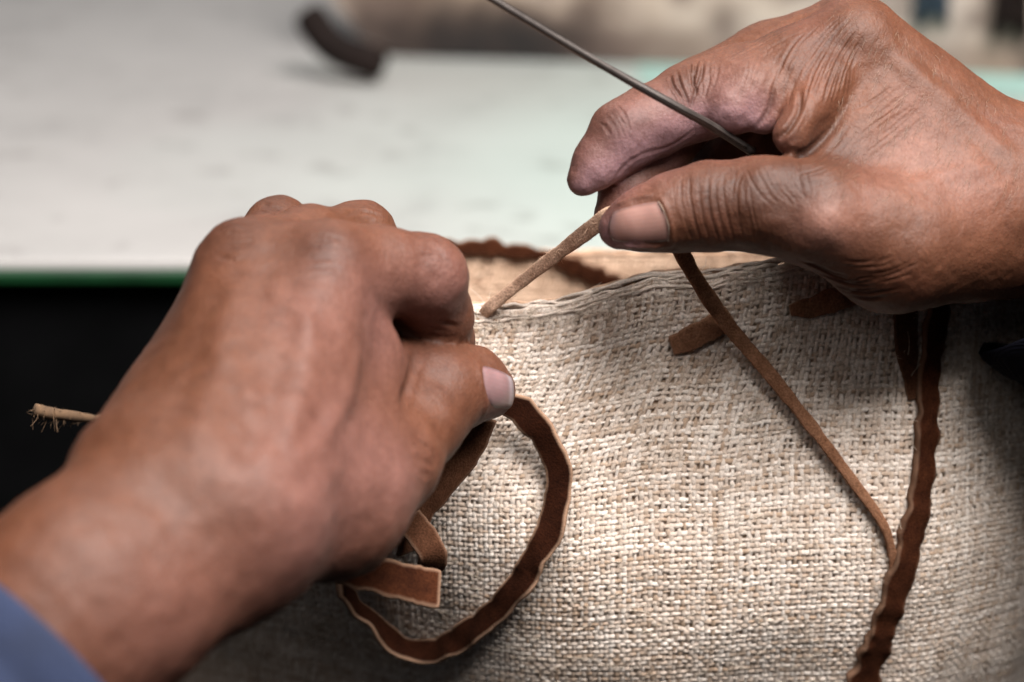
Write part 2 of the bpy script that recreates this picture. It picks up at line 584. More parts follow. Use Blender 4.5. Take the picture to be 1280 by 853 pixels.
# pale teal stripe painted along the back of the table top
xs_ = [hit_plane(px, 100, TZ)[0] for px in (800, 1290)]
V = [(xs_[0], yl(xs_[0]) - 0.055, TZ + 0.0006), (1.2, yl(1.2) - 0.055, TZ + 0.0006), (1.2, yl(1.2) + 0.1, TZ + 0.0006), (xs_[0], yl(xs_[0]) + 0.1, TZ + 0.0006)]
mesh_np('painted_stripe', V, [np.array([[0, 1, 2, 3]])], MAT_TEAL, table, smooth=False)


# ------------------------------------------------------------------ the burlap bag
BT = math.radians(10.0)
BAG_A = math.cos(BT) * CY + math.sin(BT) * CZ         # axis, upwards
BAG_B = math.cos(BT) * CZ - math.sin(BT) * CY         # towards the viewer
BAG_O = P(830, 348, 0.775)
BAG_L = 0.165
_fx = np.array([100, 300, 500, 590, 640, 690, 745, 800, 835, 870, 960, 1040, 1150, 1300, 1500])
_fy = np.array([392, 396, 397, 397, 396, 389, 372, 354, 351, 352, 337, 333, 336, 342, 345])
_bx = np.array([100, 500, 560, 640, 700, 800, 960, 1200, 1500])
_by = np.array([305, 303, 302, 305, 308, 308, 306, 306, 306])


def bag(u, v, off=0.0):
    """point on the bag: u angle round it (0 faces the viewer), v 0 at the rim .. 1 at the foot, off outwards"""
    u = np.asarray(u, float); v = np.asarray(v, float)
    u, v = np.broadcast_arrays(u, v)
    k = sstep(0, 0.35, v)
    a = 0.140 + 0.026 * k
    b = 0.065 + 0.012 * np.sin(np.clip(v, 0, 1) * 2.6)
    e = 0.86
    su, cu = np.sin(u), np.cos(u)
    x = a * np.sign(su) * np.abs(su) ** e - 0.017 * k
    y = b * np.sign(cu) * np.abs(cu) ** e
    y = y - 0.026 * sstep(0.40, 1.0, v) * sstep(-0.2, 0.4, cu)
    y = y - 0.052 * sstep(0.0, 0.13, -x - 0.015) * sstep(0.2, 0.9, v) * sstep(-0.2, 0.4, cu)
    y = y - 0.030 * sstep(0.075, 0.15, x) * sstep(-0.2, 0.4, cu)
    px = 830 + x * 3980
    hf = -(np.interp(px, _fx, _fy) - 394) * 0.000236
    hb = -(np.interp(px, _bx, _by) - 302) * 0.000245
    wgt = sstep(-0.35, 0.35, cu)
    H = hf * wgt + hb * (1 - wgt)
    z = H * (1 - v) ** 1.5 - BAG_L * v
    # soft folds in the cloth
    q = np.stack([x.ravel(), y.ravel() * 2, z.ravel()], 1)
    fold = (vnoise(q, 22.0) * 0.0022 + vnoise(q, 55.0) * 0.0007).reshape(x.shape)
    # dent beside the seam, gathers under the gripping thumb
    fold = fold - 0.004 * np.exp(-((px - 1185) / 60.0) ** 2) * sstep(0.05, 0.3, v) * (cu > 0)
    fold = fold + 0.0022 * np.exp(-((px - 770) / 45.0) ** 2) * np.exp(-(v / 0.10) ** 2) * (cu > 0)
    for hx, hv in ((838, 0.118), (914, 0.062), (986, 0.075)):
        fold = fold - 0.0007 * np.exp(-((px - hx) / 9.0) ** 2 - ((v - hv) / 0.012) ** 2) * (cu > 0)
    fold = fold * (0.5 + 0.5 * sstep(0, 0.08, v))
    nx, ny = su / a, cu / b
    nl = np.sqrt(nx * nx + ny * ny)
    o = off + fold
    x = x + nx / nl * o
    y = y + ny / nl * o
    return BAG_O + x[..., None] * CX + y[..., None] * BAG_B + z[..., None] * BAG_A


def bag_at(px, py):
    """(u, v) on the front of the bag seen at a photograph pixel"""
    for _ in range(1):
        u, v = 0.0, 0.2
    best = None
    for it in range(40):
        p = bag(np.array([u, u + 1e-4, u]), np.array([v, v, v + 1e-4]))
        d = (p - C0) @ CF
        q = np.stack([640 + (p - C0) @ CX / d * FPX, 426.5 - (p - C0) @ CY / d * FPX], 1)
        J = np.stack([(q[1] - q[0]) / 1e-4, (q[2] - q[0]) / 1e-4], 1)
        r = np.array([px, py]) - q[0]
        s = np.linalg.lstsq(J, r, rcond=None)[0]
        s = np.clip(s, -0.12, 0.12)
        u = float(np.clip(u + s[0], -1.45, 1.45)); v = float(np.clip(v + s[1], -0.02, 1))
        if np.abs(r).max() < 0.05: break
    return u, v


def on_bag(px, py, off):
    u, v = bag_at(px, py)
    return bag(np.array([u]), np.array([v]), off)[0]


bag_foot = BAG_O - BAG_A * BAG_L
sack = empty('burlap_bag', (bag_foot[0], bag_foot[1], bag_foot[2]))
tag(sack, 'open pale burlap bag with brown suede lacing held between the two hands', 'bag')


def shell(off, u0, u1, nu, nv, v0=0.0, v1=1.0, flip=False):
    U = np.linspace(u0, u1, nu); Vv = np.linspace(v0, v1, nv)
    uu, vv = np.meshgrid(U, Vv, indexing='ij')
    p = bag(uu, vv, off).reshape(-1, 3)
    i, j = np.meshgrid(np.arange(nu - 1), np.arange(nv - 1), indexing='ij')
    F = np.stack([i * nv + j, i * nv + j + 1, (i + 1) * nv + j + 1, (i + 1) * nv + j], -1).reshape(-1, 4)
    if flip: F = F[:, ::-1]
    return p, F


p, F = shell(-0.0004, -math.pi, math.pi, 200, 60)
bot = np.append(np.arange(200) * 60 + 59, [])
pc = len(p)
p = np.vstack([p, p[(np.arange(200) * 60 + 59)].mean(0)])
T = np.array([(pc, i * 60 + 59, (i + 1) * 60 + 59) for i in range(199)])
mesh_np('outer_cloth', p, [F, T], MAT_CLOTH, sack)
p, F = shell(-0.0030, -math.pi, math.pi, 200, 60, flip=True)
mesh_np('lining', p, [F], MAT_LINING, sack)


def weave(umin, umax, vmin, vmax, pitch, off, amp, rad, pal, inward=False, segs=2, sides=5):
    """two sets of interlaced threads lying on the bag"""
    uu = np.linspace(umin, umax, 400)
    arc = np.concatenate([[0], np.cumsum(np.linalg.norm(np.diff(bag(uu, np.full(400, (vmin + vmax) / 2)), axis=0), axis=1))])
    nW = int(arc[-1] / pitch)
    uW = np.interp((np.arange(nW) + 0.5) / nW * arc[-1], arc, uu)
    nH = int((vmax - vmin) * BAG_L / pitch)
    vH = vmin + (np.arange(nH) + 0.5) / nH * (vmax - vmin)
    du = np.gradient(uW)
    dv = (vmax - vmin) / nH
    sgn = -1 if inward else 1

    def threads(along_v):
        n_thr = nW if along_v else nH
        n_cross = nH if along_v else nW
        ns = n_cross * segs + 1
        s = np.arange(ns) / segs                                    # position in crossings
        V = np.zeros((n_thr, ns, sides, 3)); Cc = np.zeros((n_thr, ns, sides, 3))
        a = np.linspace(0, 2 * math.pi, sides, endpoint=False)
        for k in range(n_thr):
            wob = noise1(s, k * 2 + (5000 if along_v else 9000) + int(off * 1e6), 0.12) * 0.30 + noise1(s, k + 77, 0.45) * 0.20
            ph = np.sin(math.pi * s + math.pi * (k % 2)) * (1 if along_v else -1)
            thick = 1.0 + 0.26 * noise1(s, k * 3 + 1, 0.35) + 0.24 * noise1(s, k + 400, 1.1) + 0.22 * (np.random.default_rng(k + 31).random() - 0.5)
            thick = np.clip(thick, 0.5, 1.75)
            if along_v:
                u = uW[k] + wob * du[k]
                v = vmin + s * dv
                u, v = np.broadcast_arrays(u, v)
                eu, ev = 1e-3, 0.0
            else:
                v = vH[k] + wob * dv
                u = np.interp(s, np.arange(nW) + 0.5, uW)
                eu, ev = 0.0, 1e-3
            h = off + sgn * amp * ph
            c = bag(u, v, h)
            side = unit(bag(u + eu, v + ev, off) - bag(u, v, off))
            tang = unit(np.gradient(c, axis=0))
            nr = unit(np.cross(side, tang))
            rw = rad * thick * 1.18
            rn = rad * 0.74 * np.sqrt(thick)
            V[k] = c[:, None] + np.cos(a)[None, :, None] * side[:, None] * rw[:, None, None] + np.sin(a)[None, :, None] * nr[:, None] * rn[:, None, None]
            base = pal[0] + (pal[1] - pal[0]) * np.clip(0.58 + 0.22 * noise1(s, k + 900, 0.05) + 0.42 * noise1(s, k + 1300, 0.6) + 0.16 * np.random.default_rng(k + 5).normal(), 0, 1)[:, None]
            Cc[k] = base[:, None]
        V = V.reshape(-1, 3); Cc = Cc.reshape(-1, 3)
        kk, i, j = np.meshgrid(np.arange(n_thr), np.arange(ns - 1), np.arange(sides), indexing='ij')
        j2 = (j + 1) % sides
        b0 = (kk * ns + i) * sides; b1 = (kk * ns + i + 1) * sides
        F = np.stack([b0 + j, b0 + j2, b1 + j2, b1 + j], -1).reshape(-1, 4)
        return V, F, Cc
    return threads(True), threads(False)


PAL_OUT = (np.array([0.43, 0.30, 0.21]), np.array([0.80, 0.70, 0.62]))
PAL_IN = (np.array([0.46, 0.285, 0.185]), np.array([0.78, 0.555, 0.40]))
wA, wB = weave(-1.72, 1.72, 0.0, 0.95, 0.00158, 0.0005, 0.00027, 0.00066, PAL_OUT)
tag(mesh_np('warp_threads', wA[0], [wA[1]], MAT_JUTE, sack, colors=wA[2]), kind='stuff')
tag(mesh_np('weft_threads', wB[0], [wB[1]], MAT_JUTE, sack, colors=wB[2]), kind='stuff')
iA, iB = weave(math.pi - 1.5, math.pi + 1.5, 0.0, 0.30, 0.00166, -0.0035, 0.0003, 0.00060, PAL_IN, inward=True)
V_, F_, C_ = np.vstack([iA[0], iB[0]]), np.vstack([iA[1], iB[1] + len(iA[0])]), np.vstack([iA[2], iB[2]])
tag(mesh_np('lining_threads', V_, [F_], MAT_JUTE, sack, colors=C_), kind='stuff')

# rolled hem round the rim: coarse strands lying side by side
parts, cols = [], []
for s in range(15):
    uu = np.linspace(-math.pi, math.pi, 700)
    f_ = s / 14.0
    offs = 0.0011 * math.cos(f_ * math.pi) * 2.1 - 0.0013
    vv = -0.004 - 0.0055 * math.sin(f_ * math.pi) + 0.020 * (1 - f_) ** 4 + 0.0040 * noise1(uu, 70 + s, 16.0) + 0.0025 * noise1(uu, 270 + s, 50.0)
    pth = bag(uu, vv, offs + 0.0005 * noise1(uu, 90 + s, 40.0))
    rad = 0.00050 * (1 + 0.45 * noise1(uu, 120 + s, 45.0))
    v, f = tube(pth, rad, 5, cap=False)
    parts.append((v, f))
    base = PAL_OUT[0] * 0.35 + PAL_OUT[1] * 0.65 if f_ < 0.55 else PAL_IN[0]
    cols.append(np.repeat(base[None] * (1 + 0.30 * noise1(uu, 150 + s, 60.0))[:, None], 5, axis=0))
V_, F_ = join_geo(parts)
tag(mesh_np('rim_hem', V_, F_, MAT_JUTE, sack, colors=np.vstack(cols)), kind='stuff')

# stray fibres standing off the cloth
parts = []
for k in range(2600):
    if k < 1900:
        u = RNG.uniform(-1.3, 1.3); v = RNG.uniform(0.0, 0.9); o = 0.0011
    else:
        u = RNG.uniform(-1.0, 1.2); v = RNG.uniform(-0.008, 0.03); o = 0.001
    n = 6
    du = RNG.normal(0, 0.020); dv_ = RNG.normal(0, 0.018)
    lift = RNG.uniform(0.0003, 0.0022)
    t = np.linspace(0, 1, n)
    cu = RNG.normal(0, 0.012)
    pth = bag(u + du * t + cu * t * (1 - t) * 4, v + dv_ * t, o + lift * np.sin(t * 2.4))
    v_, f_ = tube(pth, np.linspace(0.00011, 0.00005, n), 3, cap=False)
    parts.append((v_, f_))
V_, F_ = join_geo(parts)
tag(mesh_np('loose_fibres', V_, F_, MAT_JUTE, sack, colors=np.tile(np.array([0.62, 0.52, 0.42]), (len(V_), 1))), kind='stuff')


# ------------------------------------------------------------------ suede strips
def ribbon(path, side, width, thick, wave=None, nrm_jit=0.0):
    """flat strip: path (n,3), side (n,3) unit vector across it, width (n,) ; rounded-rectangle section. returns V,F,edge"""
    n = len(path)
    width = np.broadcast_to(np.asarray(width, float), (n,))
    S_ = np.linspace(0, 1, n) * n
    sd_ = int(abs(path[0, 0] * 1e5)) % 997
    width = width * (1 + 0.09 * noise1(S_, sd_, 0.22) + 0.05 * noise1(S_, sd_ + 1, 0.7))
    t = unit(np.gradient(path, axis=0))
    side = unit(side - t * (side * t).sum(1, keepdims=True))
    nr = np.cross(t, side)
    xs = np.array([-1, -0.96, -0.75, -0.25, 0.25, 0.75, 0.96, 1, 0.96, 0.75, 0.25, -0.25, -0.75, -0.96])
    zs = np.array([0, 0.85, 1, 1, 1, 1, 0.85, 0, -0.85, -1, -1, -1, -1, -0.85]) * thick / 2
    ed = np.array([1, 0.8, 0, 0, 0, 0, 0.8, 1, 0.8, 0, 0, 0, 0, 0.8])
    m = len(xs)
    path = path + nr * (0.00035 * noise1(S_, sd_ + 2, 0.25))[:, None]
    V = path[:, None] + side[:, None] * (xs[None, :, None] * width[:, None, None] / 2) + nr[:, None] * zs[None, :, None]
    if wave is not None:
        V = V + nr[:, None] * (wave[:, None] * np.abs(xs)[None] ** 2)[..., None]
    V = V.reshape(-1, 3)
    i, j = np.meshgrid(np.arange(n - 1), np.arange(m), indexing='ij')
    j2 = (j + 1) % m
    F = np.stack([i * m + j, i * m + j2, (i + 1) * m + j2, (i + 1) * m + j], -1).reshape(-1, 4)
    c0 = len(V)
    V = np.vstack([V, path[0], path[-1]])
    T = np.array([(c0, (k + 1) % m, k) for k in range(m)] + [(c0 + 1, (n - 1) * m + k, (n - 1) * m + (k + 1) % m) for k in range(m)])
    E = np.concatenate([np.tile(ed, n), [1, 1]])
    E[:m] = 1; E[(n - 1) * m:n * m] = 1
    return V, [F, T], E


def bag_normal(px, py):
    u, v = bag_at(px, py)
    c = bag(np.array([u, u + 1e-3, u]), np.array([v, v, v + 1e-3]))
    n = unit(np.cross(c[1] - c[0], c[2] - c[0]))
    if n @ CZ < 0: n = -n
    return n


def lay_strip(name, pxs, width_px, off, mat, parent=None, thick=0.0016, n=60, scallop=0.0, edge_only=None, wave=0.0):
    pp = spline(np.array(pxs, float), max(len(pxs) * 3, 8))
    pts = np.array([on_bag(x, y, 0.0) for x, y in pp])
    nrm = np.array([bag_normal(x, y) for x, y in pp])
    s = np.linspace(0, 1, len(pp)); S = np.linspace(0, 1, n)
    offv = np.interp(S, np.linspace(0, 1, len(off)), off) if hasattr(off, '__len__') else np.full(n, off)
    nr = unit(np.stack([np.interp(S, s, nrm[:, c]) for c in range(3)], 1))
    path = spline(pts, n) + nr * offv[:, None]
    t = unit(np.gradient(path, axis=0))
    side = np.cross(nr, t)
    wpx = np.interp(S, np.linspace(0, 1, len(width_px)), width_px)
    wd = wpx * 0.000236
    if scallop:
        wd = wd * (1 + scallop * noise1(S, 17, 34.0) + 0.6 * scallop * np.sin(S * 88 + 4.5 * noise1(S, 31, 9.0)))
    V, F, E = ribbon(path, side, wd, thick, wave=(wave * np.sin(S * 80 + 3 * noise1(S, 3, 9.0)) * (1 + 0.6 * noise1(S, 6, 20.0))) if wave else None)
    return mesh_np(name, V, F, mat, parent, attrs={'edge': E * (edge_only if edge_only is not None else 1.0)})


# ruffled lacing that runs down the bag, with the flap beside it
lay_strip('seam_lacing', [(1172, 345), (1167, 385), (1160, 430), (1155, 480), (1152, 530), (1148, 585), (1138, 650), (1118, 725), (1092, 800), (1070, 855), (1050, 900)],
          [32, 30, 28, 29, 30, 34, 40, 46], 0.0030, MAT_SUEDE, sack, thick=0.0032, n=170, scallop=0.16, edge_only=0.30, wave=0.0009)
lay_strip('seam_flap', [(1128, 350), (1130, 390), (1131, 430), (1134, 465), (1138, 500)], [36, 34, 26, 12], 0.0014, MAT_SUEDE_M, sack, thick=0.0012, n=40, edge_only=0.2)
# short stitches below the rim
o = lay_strip('stitch', [(838, 432), (858, 424), (884, 412), (912, 394)], [25, 29, 31, 32, 30, 26], [0.0018, 0.0030, 0.0034, 0.0010], MAT_SUEDE_L, sack, thick=0.0016, n=30, edge_only=0.5)
lay_strip('stitch', [(986, 388), (1010, 382), (1040, 374), (1075, 364)], [13, 24, 28, 30, 30, 28], [0.0016, 0.0030, 0.0034, 0.0022], MAT_SUEDE_L, sack, thick=0.0016, n=30, edge_only=0.3)


# binding on the far rim and a strip on the lining, both on the inside of the far wall
def inner_uv(px, py):
    u, v = math.pi, 0.1
    for it in range(60):
        p = bag(np.array([u, u + 1e-4, u]), np.array([v, v, v + 1e-4]), -0.0045)
        d = (p - C0) @ CF
        q = np.stack([640 + (p - C0) @ CX / d * FPX, 426.5 - (p - C0) @ CY / d * FPX], 1)
        J = np.stack([(q[1] - q[0]) / 1e-4, (q[2] - q[0]) / 1e-4], 1)
        r = np.array([px, py]) - q[0]
        st = np.clip(np.linalg.lstsq(J, r, rcond=None)[0], -0.1, 0.1)
        u += st[0]; v = float(np.clip(v + st[1], -0.03, 0.6))
        if np.abs(r).max() < 0.05: break
    return u, v


def inner_strip(name, pxs, width_px, off, mat, thick, edge, jag=0.0):
    pp = spline(np.array(pxs, float), 24)
    uv = np.array([inner_uv(x, y) for x, y in pp])
    path = bag(uv[:, 0], uv[:, 1], off)
    e = 1e-3
    sd = unit(bag(uv[:, 0], uv[:, 1] - e, off) - path)
    path = spline(path, 60)
    sd = np.stack([np.interp(np.linspace(0, 1, 60), np.linspace(0, 1, 24), sd[:, c]) for c in range(3)], 1)
    S = np.linspace(0, 1, 60)
    wd = np.interp(S, np.linspace(0, 1, len(width_px)), width_px) * 0.00026 * (1 + jag * noise1(S, 5, 16.0))
    path = path + sd * (jag * 0.002 * noise1(S, 8, 12.0))[:, None]
    V, F, E = ribbon(path, sd, wd, thick)
    return mesh_np(name, V, F, mat, sack, attrs={'edge': E * edge})


inner_strip('rim_binding', [(500, 309), (560, 310), (600, 310), (650, 313), (700, 320), (722, 324)], [24, 24, 22, 21, 14, 8], -0.0052, MAT_SUEDE, 0.0022, 0.4, jag=0.35)
inner_strip('lining_strip', [(690, 322), (715, 332), (745, 345), (778, 358), (800, 366)], [10, 26, 26, 24, 10], -0.0054, MAT_SUEDE, 0.0020, 0.3, jag=0.2)


# lace being pulled through the rim: from the pinch down to the stitch hole and, past the fingers, over the front of the bag
def free_strip(name, pts, widths, side_fn, thick, mat, n=80, edge=1.0, parent=None, wave=None):
    path = spline(np.array(pts), n)
    t = unit(np.gradient(path, axis=0))
    side = side_fn(path, t)
    wd = np.interp(np.linspace(0, 1, n), np.linspace(0, 1, len(widths)), widths)
    V, F, E = ribbon(path, side, wd, thick, wave=wave)
    return mesh_np(name, V, F, mat, parent, attrs={'edge': E * edge})


face_cam = lambda path, t: np.cross(t, np.tile(CZ, (len(t), 1)))
lace = empty('suede_lace', P(612, 386, 0.715))
tag(lace, 'thin tan suede lace pulled through the bag rim by the pinching fingers', 'lace')
free_strip('pulled_end', [P(604, 394, 0.716), P(614, 383, 0.7125), P(660, 346, 0.703), P(715, 304, 0.686), P(762, 270, 0.6715), P(796, 256, 0.6715)],
           [0.0034, 0.0036, 0.0038, 0.0042, 0.0048, 0.0050], face_cam, 0.0030, MAT_SUEDE_P, 70, 0.5, lace)
q = [P(835, 285, 0.680), P(850, 312, 0.684), P(868, 345, 0.692)]
q += [on_bag(905, 400, 0.0075), on_bag(955, 460, 0.0060), on_bag(1010, 530, 0.0050), on_bag(1060, 597, 0.0040), on_bag(1098, 650, 0.0028), on_bag(1112, 690, 0.0020), on_bag(1114, 712, 0.0016)]
free_strip('trailing_end', q, [0.0042, 0.0046, 0.0046, 0.0042, 0.0038, 0.0034, 0.0028, 0.0024], face_cam, 0.0030, MAT_SUEDE_L, 110, 0.25, lace)

# long brown strip looped below the gripping thumb
def dwall(px, py, off):
    return on_bag(px, py, off)


loop_px = [(600, 478), (640, 492), (664, 510), (688, 545), (700, 585), (698, 625), (684, 668), (660, 712), (628, 752), (590, 785), (550, 806), (522, 806), (496, 788), (474, 762), (456, 738), (440, 715)]
loop_of = [0.010, 0.012, 0.011, 0.009, 0.007, 0.006, 0.006, 0.006, 0.006, 0.006, 0.007, 0.008, 0.010, 0.012, 0.014, 0.016]
lp = np.array([dwall(x, y, o_) for (x, y), o_ in zip(loop_px, loop_of)])
strip = empty('suede_strip', dwall(540, 800, 0.004))
tag(strip, 'brown suede strip curled in a loop under the gripping thumb', 'leather strip')
n = 96
path = spline(lp, n)
# creases: the strip is a chain of slightly flat facets
S = np.linspace(0, 1, n)
t = unit(np.gradient(path, axis=0))
inpl = np.cross(t, np.tile(CZ, (n, 1)))
ctr = np.array(dwall(590, 650, 0.0))
sgn = np.sign(((ctr - path) * inpl).sum(1, keepdims=True)); sgn[sgn == 0] = 1
inw = inpl * sgn
tw = np.interp(S, [0, 0.2, 0.5, 0.70, 0.80, 0.9, 1.0], [0.3, 0.35, 0.5, 0.55, 0.9, 1.25, 1.2])[:, None]
side = inw * np.cos(tw) - CZ * np.sin(tw)
fac = 0.18 * np.sin(S * 62 + 2.5 * noise1(S, 21, 9.0))[:, None]
side = unit(side + CZ * fac)
facet = 0.0007 * np.abs(np.sin(S * 38 + 2 * noise1(S, 22, 7.0)))
path = path + inw * facet[:, None]
wd = np.interp(S, [0, 0.1, 0.5, 0.8, 1], [0.0078, 0.0082, 0.0084, 0.0084, 0.008])
V, F, E = ribbon(path, side, wd, 0.0016)
mesh_np('loop', V, F, MAT_SUEDE_D, strip, attrs={'edge': E * 0.9})
# the other run: from the thumb down behind the palm
pts = [P(600, 520, 0.690), P(588, 556, 0.690), P(560, 596, 0.688), P(532, 634, 0.684), P(514, 662, 0.682), P(508, 690, 0.684)]
path = spline(np.array(pts), 50); t = unit(np.gradient(path, axis=0))
side = np.cross(t, np.tile(CZ, (50, 1))); S = np.linspace(0, 1, 50)
side = unit(side * np.cos(0.5 + 0.5 * S)[:, None] + CZ * np.sin(0.5 + 0.5 * S)[:, None])
V, F, E = ribbon(path, side, np.linspace(0.0115, 0.0085, 50), 0.0016)
mesh_np('hanging_run', V, F, MAT_SUEDE_M, strip, attrs={'edge': E * 0.6})
pts = [P(508, 650, 0.676), P(526, 668, 0.672), P(540, 692, 0.672), P(538, 716, 0.680)]
path = spline(np.array(pts), 30); t = unit(np.gradient(path, axis=0))
side = unit(np.cross(t, np.tile(CZ, (30, 1))) + 0.5 * CZ)
V, F, E = ribbon(path, side, np.linspace(0.009, 0.0075, 30), 0.0016)
mesh_np('curl', V, F, MAT_SUEDE_M, strip, attrs={'edge': E * 0.6})
pts = [P(425, 708, 0.650), P(460, 716, 0.652), P(500, 727, 0.655), P(549, 737, 0.660)]
path = spline(np.array(pts), 30); t = unit(np.gradient(path, axis=0))
side = unit(np.cross(t, np.tile(CZ, (30, 1))) + np.linspace(0.2, 0.5, 30)[:, None] * CZ)
V, F, E = ribbon(path, side, np.linspace(0.0100, 0.0105, 30), 0.0016)
mesh_np('cut_end', V, F, MAT_SUEDE, strip, attrs={'edge': E * 0.6})

# nap standing off the pulled lace
parts = []
pe = spline(np.array([P(604, 394, 0.716), P(614, 383, 0.7125), P(660, 346, 0.703), P(715, 304, 0.686), P(762, 270, 0.6715)]), 120)
for k in range(420):
    b = pe[RNG.integers(2, 119)]
    d = unit(RNG.normal(0, 1, 3)); b = b + d * 0.0015
    d2 = unit(d + RNG.normal(0, 0.7, 3)); L_ = RNG.uniform(0.0005, 0.0018)
    parts.append(tube(spline(np.array([b, b + d2 * L_ * 0.6 + RNG.normal(0, 0.0002, 3), b + d2 * L_ + RNG.normal(0, 0.0004, 3)]), 4), np.linspace(0.00008, 0.00004, 4), 3, cap=False))
V_, F_ = join_geo(parts)
tag(mesh_np('nap', V_, F_, MAT_SUEDE_P, lace, attrs={'edge': np.ones(len(V_)) * 0.6}), kind='stuff')

# twine end sticking out behind the wrist
tw_ = empty('twine_end', P(105, 524, 0.72))
tag(tw_, 'frayed jute twine end poking out from behind the wrist', 'twine')
pth = spline(np.array([P(150, 528, 0.735), P(110, 523, 0.72), P(80, 519, 0.712), P(58, 516, 0.708), P(43, 512, 0.706)]), 30)
S = np.linspace(0, 1, 30)
v, f = tube(pth, 0.0013 * (1 + 0.3 * noise1(S, 4, 12.0)) + 0.0006 * sstep(0.6, 0.8, S), 8)
mesh_np('twine', v, f, MAT_TWINE, tw_)
parts = []
for k in range(70):
    b = pth[RNG.integers(16, 30)]
    d = unit(RNG.normal(0, 1, 3) + np.array([-0.8, 0, -0.3]))
    m = spline(np.array([b, b + d * 0.002 + RNG.normal(0, 0.0005, 3), b + d * RNG.uniform(0.0015, 0.004) + RNG.normal(0, 0.0012, 3) - CY * 0.0012]), 5)
    parts.append(tube(m, np.linspace(0.00016, 0.00006, 5), 4, cap=False))
V_, F_ = join_geo(parts)
tag(mesh_np('frayed_fibres', V_, F_, MAT_TWINE, tw_), kind='stuff')


# ------------------------------------------------------------------ needle
nd = empty('needle', P(915, 173, 0.676))
tag(nd, 'long steel sewing needle held slanting across the raised index finger', 'needle')
pth = spline(np.array([P(520, -58, 0.634), P(620, 2, 0.642), P(700, 50, 0.649), P(780, 97, 0.655), P(850, 136, 0.660), P(890, 158, 0.668), P(940, 190, 0.680)]), 60)
S = np.linspace(0, 1, 60)
v, f = tube(pth, 0.00105 + 0.00025 * sstep(0.35, 0.75, S) , 12)
mesh_np('shaft', v, f, MAT_STEEL, nd)
sub = pth[34:58]
tt = unit(np.gradient(sub, axis=0)); nr = np.cross(tt, np.cross(CZ, tt))
v, f = tube(sub + unit(nr) * 0.0012, np.linspace(0.0001, 0.0004, 24), 8)
mesh_np('eye_ridge', v, f, MAT_STEEL, nd)


# ------------------------------------------------------------------ hands: smooth blended solids turned into one continuous skin
def smin(a, b, k):
    h = np.maximum(k - np.abs(a - b), 0) / k
    return np.minimum(a, b) - h * h * k * 0.25


class Solid:
    def __init__(s, lo, hi, h):
        s.h = h
        s.lo = np.array(lo)
        s.n = np.ceil((np.array(hi) - s.lo) / h).astype(int) + 1
        s.ax = [s.lo[c] + np.arange(s.n[c]) * h for c in range(3)]

    def new(s):
        return np.full(tuple(s.n), 0.05, np.float32)

    def cone(s, f, a, b, ra, rb, k):
        m = 0.022
        lo = np.minimum(a - ra, b - rb) - m
        hi = np.maximum(a + ra, b + rb) + m
        sl = []
        for c in range(3):
            i0 = max(int((lo[c] - s.lo[c]) / s.h), 0); i1 = min(int((hi[c] - s.lo[c]) / s.h) + 2, s.n[c])
            if i1 <= i0: return
            sl.append(slice(i0, i1))
        X = s.ax[0][sl[0]][:, None, None] - a[0]
        Y = s.ax[1][sl[1]][None, :, None] - a[1]
        Z = s.ax[2][sl[2]][None, None, :] - a[2]
        ba = b - a
        l2 = max(ba @ ba, 1e-12)
        # tilt of the sides of the cone
        t = np.clip((X * ba[0] + Y * ba[1] + Z * ba[2]) / l2, 0, 1)
        d = np.sqrt((X - t * ba[0]) ** 2 + (Y - t * ba[1]) ** 2 + (Z - t * ba[2]) ** 2) - (ra + (rb - ra) * t)
        f[tuple(sl)] = smin(f[tuple(sl)], d.astype(np.float32), k)

    def mesh(s, f):
        """naive surface nets"""
        ins = f < 0
        n = s.n - 1
        cnt = np.zeros(tuple(n), np.float32); acc = np.zeros((3,) + tuple(n), np.float32)
        corners = [(i, j, k) for i in (0, 1) for j in (0, 1) for k in (0, 1)]

        def cs(c, arr): return arr[c[0]:c[0] + n[0], c[1]:c[1] + n[1], c[2]:c[2] + n[2]]
        for a in corners:
            for ax in range(3):
                if a[ax]: continue
                b = list(a); b[ax] = 1; b = tuple(b)
                fa, fb = cs(a, f), cs(b, f)
                x = cs(a, ins) != cs(b, ins)
                t = np.where(x, fa / np.where(x, fa - fb, 1), 0)
                cnt += x
                for c in range(3):
                    acc[c] += np.where(x, a[c] + (t if c == ax else 0), 0)
        act = cnt > 0
        idx = np.full(tuple(n), -1, np.int64)
        idx[act] = np.arange(act.sum())
        g = np.argwhere(act)
        V = s.lo + (g + np.stack([acc[c][act] / cnt[act] for c in range(3)], 1)) * s.h
        quads = []
        for ax in range(3):
            b1, b2 = (ax + 1) % 3, (ax + 2) % 3
            sa = [slice(1, n[c]) for c in range(3)]; sa[ax] = slice(0, n[ax])
            sb = list(sa); sb[ax] = slice(1, n[ax] + 1)
            A_, B_ = ins[tuple(sa)], ins[tuple(sb)]
            e = np.argwhere(A_ != B_)
            flip = A_[A_ != B_]
            off = np.array([0 if c == ax else 1 for c in range(3)])
            base = e + off
            def get(d1, d2):
                q_ = base.copy(); q_[:, b1] -= d1; q_[:, b2] -= d2
                return idx[q_[:, 0], q_[:, 1], q_[:, 2]]
            q_ = np.stack([get(1, 1), get(0, 1), get(0, 0), get(1, 0)], 1)
            q_[~flip] = q_[~flip][:, ::-1]
            quads.append(q_)
        return V, np.vstack(quads)


def mesh_normals(V, Q):
    n = np.cross(V[Q[:, 2]] - V[Q[:, 0]], V[Q[:, 3]] - V[Q[:, 1]])
    N = np.zeros_like(V)
    for c in range(4): 
        for k in range(3):
            N[:, k] += np.bincount(Q[:, c], n[:, k], len(V))
    return unit(N)


